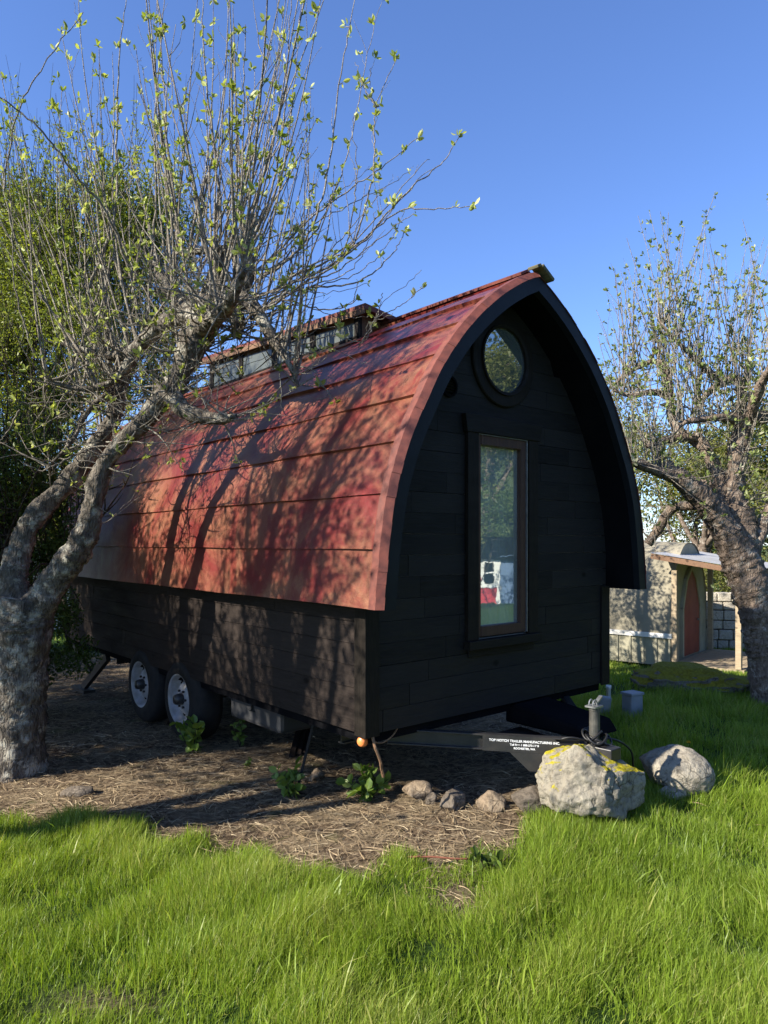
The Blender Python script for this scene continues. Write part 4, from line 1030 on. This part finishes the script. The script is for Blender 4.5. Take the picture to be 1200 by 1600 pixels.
# ------------------------------------------------------------------ canvas hut behind
def hut():
    z0 = -.65; P = px(1049, 1034, 12.6); rz = math.radians(-40)
    r = thing('canvas_hut', 'small vaulted canvas hut with cream board skirt, red arched door and porch', 'hut', (P[0], P[1], z0), rz)
    # local: x runs forward out of the door, y across (away from us); origin = near front corner
    LW, W, HS, HT = 3.6, 2.1, .60, 2.25
    a = np.linspace(0, math.pi, 25); prof = np.stack([W/2-np.cos(a)*W/2, HS+np.sin(a)**.8*(HT-HS)], -1)
    mb = MB(); xs = np.linspace(-LW, 0, 30); V = np.array([[(x, p[0]+.012*math.sin(x*5+i), p[1]+.012*math.sin(x*4+i*.9)) for i, p in enumerate(prof)] for x in xs])
    n = len(prof); i = np.arange(len(xs)*n).reshape(-1, n); mb.add(V.reshape(-1, 3), np.stack([i[:-1,:-1], i[:-1,1:], i[1:,1:], i[1:,:-1]], -1).reshape(-1, 4))
    mb.build('canvas_cover', M['canvas'], r, True)
    mb = MB()
    for x in (-1.75, -1.55): mb.tube([(x+.25*t, -.03-.02*t, 1.25-.55*abs(math.sin(t*2.2))) for t in np.linspace(0, 1.1, 12)], .035, 8)
    mb.build('canvas_flap', M['canvas'], r, True)
    mb = MB(); mb.box((-LW,-.01,.06),(0,.03,HS-.05)); mb.box((-LW,W-.03,.06),(0,W+.01,HS-.05)); sk = mb.build('skirt', M['board_cream'], r)
    mb = MB()
    for x in np.arange(-LW+.05, -.02, .235): mb.box((x-.018,-.032,.06),(x+.018,-.0105,HS-.05))
    mb.build('battens', M['board_cream'], sk)
    mb = MB(); mb.box((-LW,-.05,HS-.05),(.02,.04,HS+.03)); mb.build('rail', M['board_white'], r)
    mb = MB(); pts = [(0.0, .06)]+[(p[0], p[1]-.02) for p in prof]+[(W, .06)]
    mb.prism([(b, c) for b, c in pts], 0, -.06, -.02); fixn(mb.build('front_wall', M['board_cream'], r))
    dy = W*.50; mb = MB(); mb.prism([(dy-.48,.16),(dy+.48,.16),(dy+.48,1.02),(dy+.40,1.30),(dy+.24,1.55),(dy,1.74),(dy-.24,1.55),(dy-.40,1.30),(dy-.48,1.02)], 0, -.018, .02)
    d = fixn(mb.build('door', M['door_red'], r)); mb = MB()
    for u, v in (((dy-.51,.16),(dy-.51,1.04)),((dy-.51,1.04),(dy-.28,1.56)),((dy-.28,1.56),(dy,1.78)),((dy,1.78),(dy+.28,1.56)),((dy+.28,1.56),(dy+.51,1.04)),((dy+.51,1.04),(dy+.51,.16))): mb.bar((.012,*u),(.012,*v),.07,.06,(1,0,0))
    mb.build('door_frame', M['board_cream'], d)
    mb = MB(); mb.tube([(.03,dy+.34,.78),(.06,dy+.34,.78)], .02, 10); mb.build('handle', M['galv'], d)
    mb = MB(); DX = 1.15
    for k in range(9): mb.box((.03+k*.125,-.02,.10),(.03+k*.125+.118,W+.1,.13))
    dk = mb.build('deck', M['deck'], r); mb = MB(); mb.box((.03,-.05,-.0),(DX,-.021,.128)); mb.box((DX+.005,-.05,.0),(DX+.035,W+.1,.128)); mb.build('deck_rim', M['deck'], dk)
    for (x, y) in ((.06,.0),(1.09,.02),(1.09,W+.04),(.06,W+.02)):
        mb = MB(); mb.box((x-.045,y-.045,.13),(x+.045,y+.045,1.75)); bevel(mb.build('post', M['deck'], r), .006)
    for (x, y) in ((1.08,0.02),(1.08,W)): mb = MB(); mb.box((x-.06,y-.06,-.15),(x+.06,y+.06,.10)); mb.build('pier', M['deck'], r)
    mb = MB(); X0, X1, Y0, Y1 = -.28, 1.36, -.22, W+.3
    ys = np.linspace(Y0, Y1, 60); V = [(x, y, zz+.010*math.sin(y*70)) for x, zz in ((X0, 2.06), (X1, 1.80)) for y in ys]
    mb.add(V, [(i, i+1, 60+i+1, 60+i) for i in range(59)]); pr = mb.build('porch_roof', M['metal_roof'], r, True)
    mb = MB(); mb.bar((X0,Y0+.02,2.0),(X1,Y0+.02,1.735),.04,.09); mb.bar((X1-.02,Y0,1.735),(X1-.02,Y1,1.735),.04,.09); mb.build('porch_fascia', M['dormer_wood'], pr)
hut()
# stacked pale stone wall beyond the porch
def stone_wall():
    x, y = (1150-600)/FPX*15.2, 15.2; z0 = float(gz(x, y)); r = MB(); rz = -.25
    z = 0.0
    for row in range(6):
        h = rng.uniform(.17, .24); u = -.95+rng.uniform(-.1, .1)
        while u < 2.2:
            w = rng.uniform(.16, .38); g = .008; d = rng.uniform(-.015, .015)
            r.box((u+g, -.2+d, z+g), (u+w-g, .15, z+h-g)); u += w
        z += h
    o = r.build('stone_wall', M['stone'], None, False, (x, y, z0)); o.rotation_euler = (0, 0, rz); bevel(o, .02)
    tag(o, 'stacked pale stone wall behind the hut porch', 'wall')
stone_wall()
# pale shed glimpsed behind the left trunk
def left_shed():
    x, y = (70-600)/FPX*13.0, 13.0; r = thing('shed', 'pale boarded shed partly hidden behind the left tree trunk', 'shed', (x, y, float(gz(x, y))), .15)
    mb = MB(); mb.box((-2.2,0,0),(.55,2.4,1.7)); w = mb.build('wall', M['board_white'], r)
    mb = MB()
    for u in np.arange(-2.15, .55, .22): mb.box((u-.02,-.022,0),(u+.02,-.001,1.7))
    mb.build('battens', M['board_white'], w)
    mb = MB(); mb.prism([(-.25,1.702),(2.65,1.702),(1.2,2.4)], 0, -2.4, .75); fixn(mb.build('roof', M['rake'], r))
left_shed()

# ------------------------------------------------------------------ shrubs and background trees
GB = 'dense leafy shrubs behind the left tree'
shrub('shrub', 'tall dark green shrub mass behind the rear of the trailer', 'shrub', -4.5, 10.6, 7.4, 2.2, 1.6, 110000, .052, M['bright_shrub'], GB, 22)
shrub('shrub', 'lighter feathery shrub at the left edge, behind the apple tree', 'shrub', -7.2, 12.6, 7.6, 2.2, 1.7, 80000, .058, M['bright_shrub'], GB, 20, .45)
shrub('shrub', 'dark brushy shrub filling the gap left of the trailer, behind the trunk', 'shrub', -3.35, 6.25, 2.9, .85, .8, 46000, .036, M['shrub_leaf'], GB, 22, .25)
GR = 'pale spring trees behind the hut'
loose_tree('tree', 'pale yellow green tree directly behind the canvas hut', 'tree', 8.6, 19.5, 5.4, 2.8, 20000, .10, M['pale_leaf'], M['bark_red'], .16, 50, None, GR)
loose_tree('tree', 'pale tree with fresh leaves behind the stone wall at the right edge', 'tree', 12.0, 21.0, 6.0, 3.2, 22000, .10, M['pale_leaf'], M['bark_red'], .17, 50, None, GR)
loose_tree('tree', 'grey twiggy tree left of the hut, partly hidden by the arched roof', 'tree', 7.0, 23.0, 7.4, 3.2, 14000, .10, M['pale_leaf'], M['bark_red'], .17, 110, None, GR, leafy=.3)
loose_tree('tree', 'far green tree at the right edge above the porch roof', 'tree', 15.5, 27.0, 7.2, 3.4, 16000, .13, M['far_leaf'], M['bark_red'], .2, 60, None, GR)
shrub('shrub', 'low pale green hedge bush closing the view behind the hut', 'shrub', 8.8, 17.2, 1.9, 2.6, .8, 16000, .07, M['pale_leaf'], 'low bushes behind the hut', 18, .3)
shrub('shrub', 'low darker hedge bush behind the stone wall', 'shrub', 11.4, 18.0, 2.1, 2.4, .8, 14000, .07, M['far_leaf'], 'low bushes behind the hut', 18, .3)
# trees standing to the left of the view, whose shade falls on the trailer
rng = np.random.default_rng(5)
loose_tree('apple_tree', 'apple tree outside the view on the left, shading the roof', 'tree', -3.75, 3.0, 5.6, 1.45, 15000, .036, M['apple_leaf'], M['bark'], .13, 300, None, 'apple trees outside the view', .36, seedlobes=13, leafy=.4, lean=(.1,.03))
loose_tree('apple_tree', 'leafy tree outside the view on the left, shading the rear of the trailer', 'tree', -6.6, 4.9, 6.2, 2.3, 105000, .052, M['shrub_leaf'], M['bark'], .17, 80, None, 'apple trees outside the view', .2, leafy=.4, seedlobes=15)
loose_tree('apple_tree', 'apple tree hidden behind the trailer, shading the canvas hut', 'tree', 1.2, 11.0, 4.1, 1.4, 5000, .06, M['apple_leaf'], M['bark'], .13, 60, None, 'apple trees outside the view', .5, leafy=.4)
shrub('shrub', 'high dense hedge added outside the view on the left to block low sky', 'hedge', -8.8, 7.4, 3.4, 1.8, 3.0, 50000, .07, M['shrub_leaf'], None, 26, .2)  # added unseen, keeps low sky light and its reflection off the roof
shrub('shrub', 'tall dense shrub added outside the view on the far left to block reflected sky', 'shrub', -9.3, 12.2, 7.0, 2.2, 2.4, 50000, .08, M['shrub_leaf'], None, 22, .2)  # added unseen as a blocker for sky mirrored in the rear roof
# the far side of the garden, seen only as a reflection in the window
def red_shed():
    r = thing('shed', 'small red shed with white window outside the view on the right, mirrored in the glass', 'shed', (15.0, 2.9, 0), 0)
    mb = MB(); mb.box((0,0,0),(2,1.65,1.15)); mb.build('wall', M['red_wall'], r)
    mb = MB(); mb.box((0,1.66,0),(2,3.2,1.25)); mb.build('side_room', M['blue_wall'], r)
    mb = MB(); mb.prism([(-.15,1.16),(2.15,1.16),(1.0,1.75)], 1, -.1, 3.3); fixn(mb.build('roof', M['void'], r))
    mb = MB(); mb.box((-.03,1.16,.42),(-.002,1.60,1.14)); mb.box((-.03,.88,0),(-.002,.96,1.14)); mb.box((-.03,1.6,0),(-.002,1.66,1.14)); w = mb.build('window', M['board_white'], r)
    mb = MB(); mb.box((-.036,1.25,.52),(-.031,1.5,.78)); mb.box((-.036,1.25,.82),(-.031,1.5,1.06)); mb.build('pane', M['void'], w)
red_shed()
shrub('shrub', 'small wispy shrub outside the view, in front of the red shed', 'shrub', 13.4, 3.75, 1.9, .55, .5, 1500, .05, M['pale_leaf'], None, 9, .4, 0.0)
def hill():
    X = np.linspace(38, 130, 60); Y = np.linspace(-70, 90, 80); gx, gy = np.meshgrid(X, Y)
    z = -1+19*sst(38, 72, gx+4*np.sin(gy*.13))*(.85+.15*np.sin(gy*.07+1))+np.sin(gx*1.1)*np.sin(gy*.9)*.7
    i = np.arange(60*80).reshape(80, 60); mb = MB(); mb.add(np.stack([gx, gy, z], -1).reshape(-1, 3), np.stack([i[:-1,:-1], i[:-1,1:], i[1:,1:], i[1:,:-1]], -1).reshape(-1, 4))
    m = N('hill_wood'); f = m.noise(1.1, 8, .7); m.set(m.ramp(f, (.35, (.04,.065,.025)), (.65, (.15,.19,.08))), .95, .1); m.bump(f, 1.0, 1.5)
    tag(mb.build('hill', m.m, None, True), 'wooded green hillside outside the view on the right', 'hill', kind='structure')
hill()
GG = 'tall trees outside the view on the right'
loose_tree('tree', 'tall green tree outside the view, reflected in the tall window', 'tree', 23.5, 4.2, 12.5, 3.8, 34000, .15, M['pale_leaf'], M['bark_red'], .22, 60, 0.0, GG, .2)
loose_tree('tree', 'second green tree outside the view, reflected beside the first', 'tree', 25.5, 8.0, 11.5, 3.6, 28000, .14, M['pale_leaf'], M['bark_red'], .22, 60, 0.0, GG, .2)
shrub('shrub', 'broad bush outside the view behind the red shed', 'shrub', 20.5, 4.4, 3.6, 2.2, 3.2, 20000, .11, M['far_leaf'], GG, 14, .2, 0.0)

# ------------------------------------------------------------------ light, sky, camera
el = math.radians(SUN_ELEV); t = np.array([SUN_TRAVEL[0], SUN_TRAVEL[1]]); t = t/np.linalg.norm(t)
d = Vector((t[0]*math.cos(el), t[1]*math.cos(el), -math.sin(el)))
sd = bpy.data.lights.new('sun', 'SUN'); sd.energy = 5.0; sd.angle = math.radians(.53); sd.color = (1.0, .93, .82)
so = bpy.data.objects.new('sun', sd); COL.objects.link(so); so.rotation_euler = d.to_track_quat('-Z', 'Y').to_euler(); so.location = (-10, -5, 12)
w = bpy.data.worlds.new('World'); scene.world = w; w.use_nodes = True; nt = w.node_tree
sk = nt.nodes.new('ShaderNodeTexSky'); sk.sky_type = 'NISHITA'; sk.sun_disc = False; sk.sun_elevation = el
sk.sun_rotation = math.atan2(-t[0], -t[1]); sk.air_density = 1.0; sk.dust_density = .25; sk.ozone_density = 4.0; sk.altitude = 100
bg = nt.nodes['Background']; bg.inputs['Strength'].default_value = .080; 
tint = nt.nodes.new('ShaderNodeMix'); tint.data_type = 'RGBA'; tint.blend_type = 'MULTIPLY'; tint.inputs[0].default_value = 1; tint.inputs[7].default_value = (.90, 1.0, 1.30, 1)
nt.links.new(sk.outputs[0], tint.inputs[6]); nt.links.new(tint.outputs[2], bg.inputs['Color'])
cd = bpy.data.cameras.new('camera'); cam = bpy.data.objects.new('camera', cd); COL.objects.link(cam); scene.camera = cam
cam.location = (0, 0, EYE); cam.rotation_euler = (math.radians(90), 0, 0)
cd.sensor_fit = 'VERTICAL'; cd.sensor_height = 36; cd.lens = FPX/1600*36; cd.shift_y = (HOR-800)/1600; cd.clip_end = 2000; cd.clip_start = .05
vs = scene.view_settings; vs.view_transform = 'Standard'; vs.look = 'None'; vs.gamma = 1; vs.exposure = 1.35; vs.use_curve_mapping = False
scene.cycles.max_bounces = 8; scene.cycles.transparent_max_bounces = 12; scene.cycles.use_denoising = True
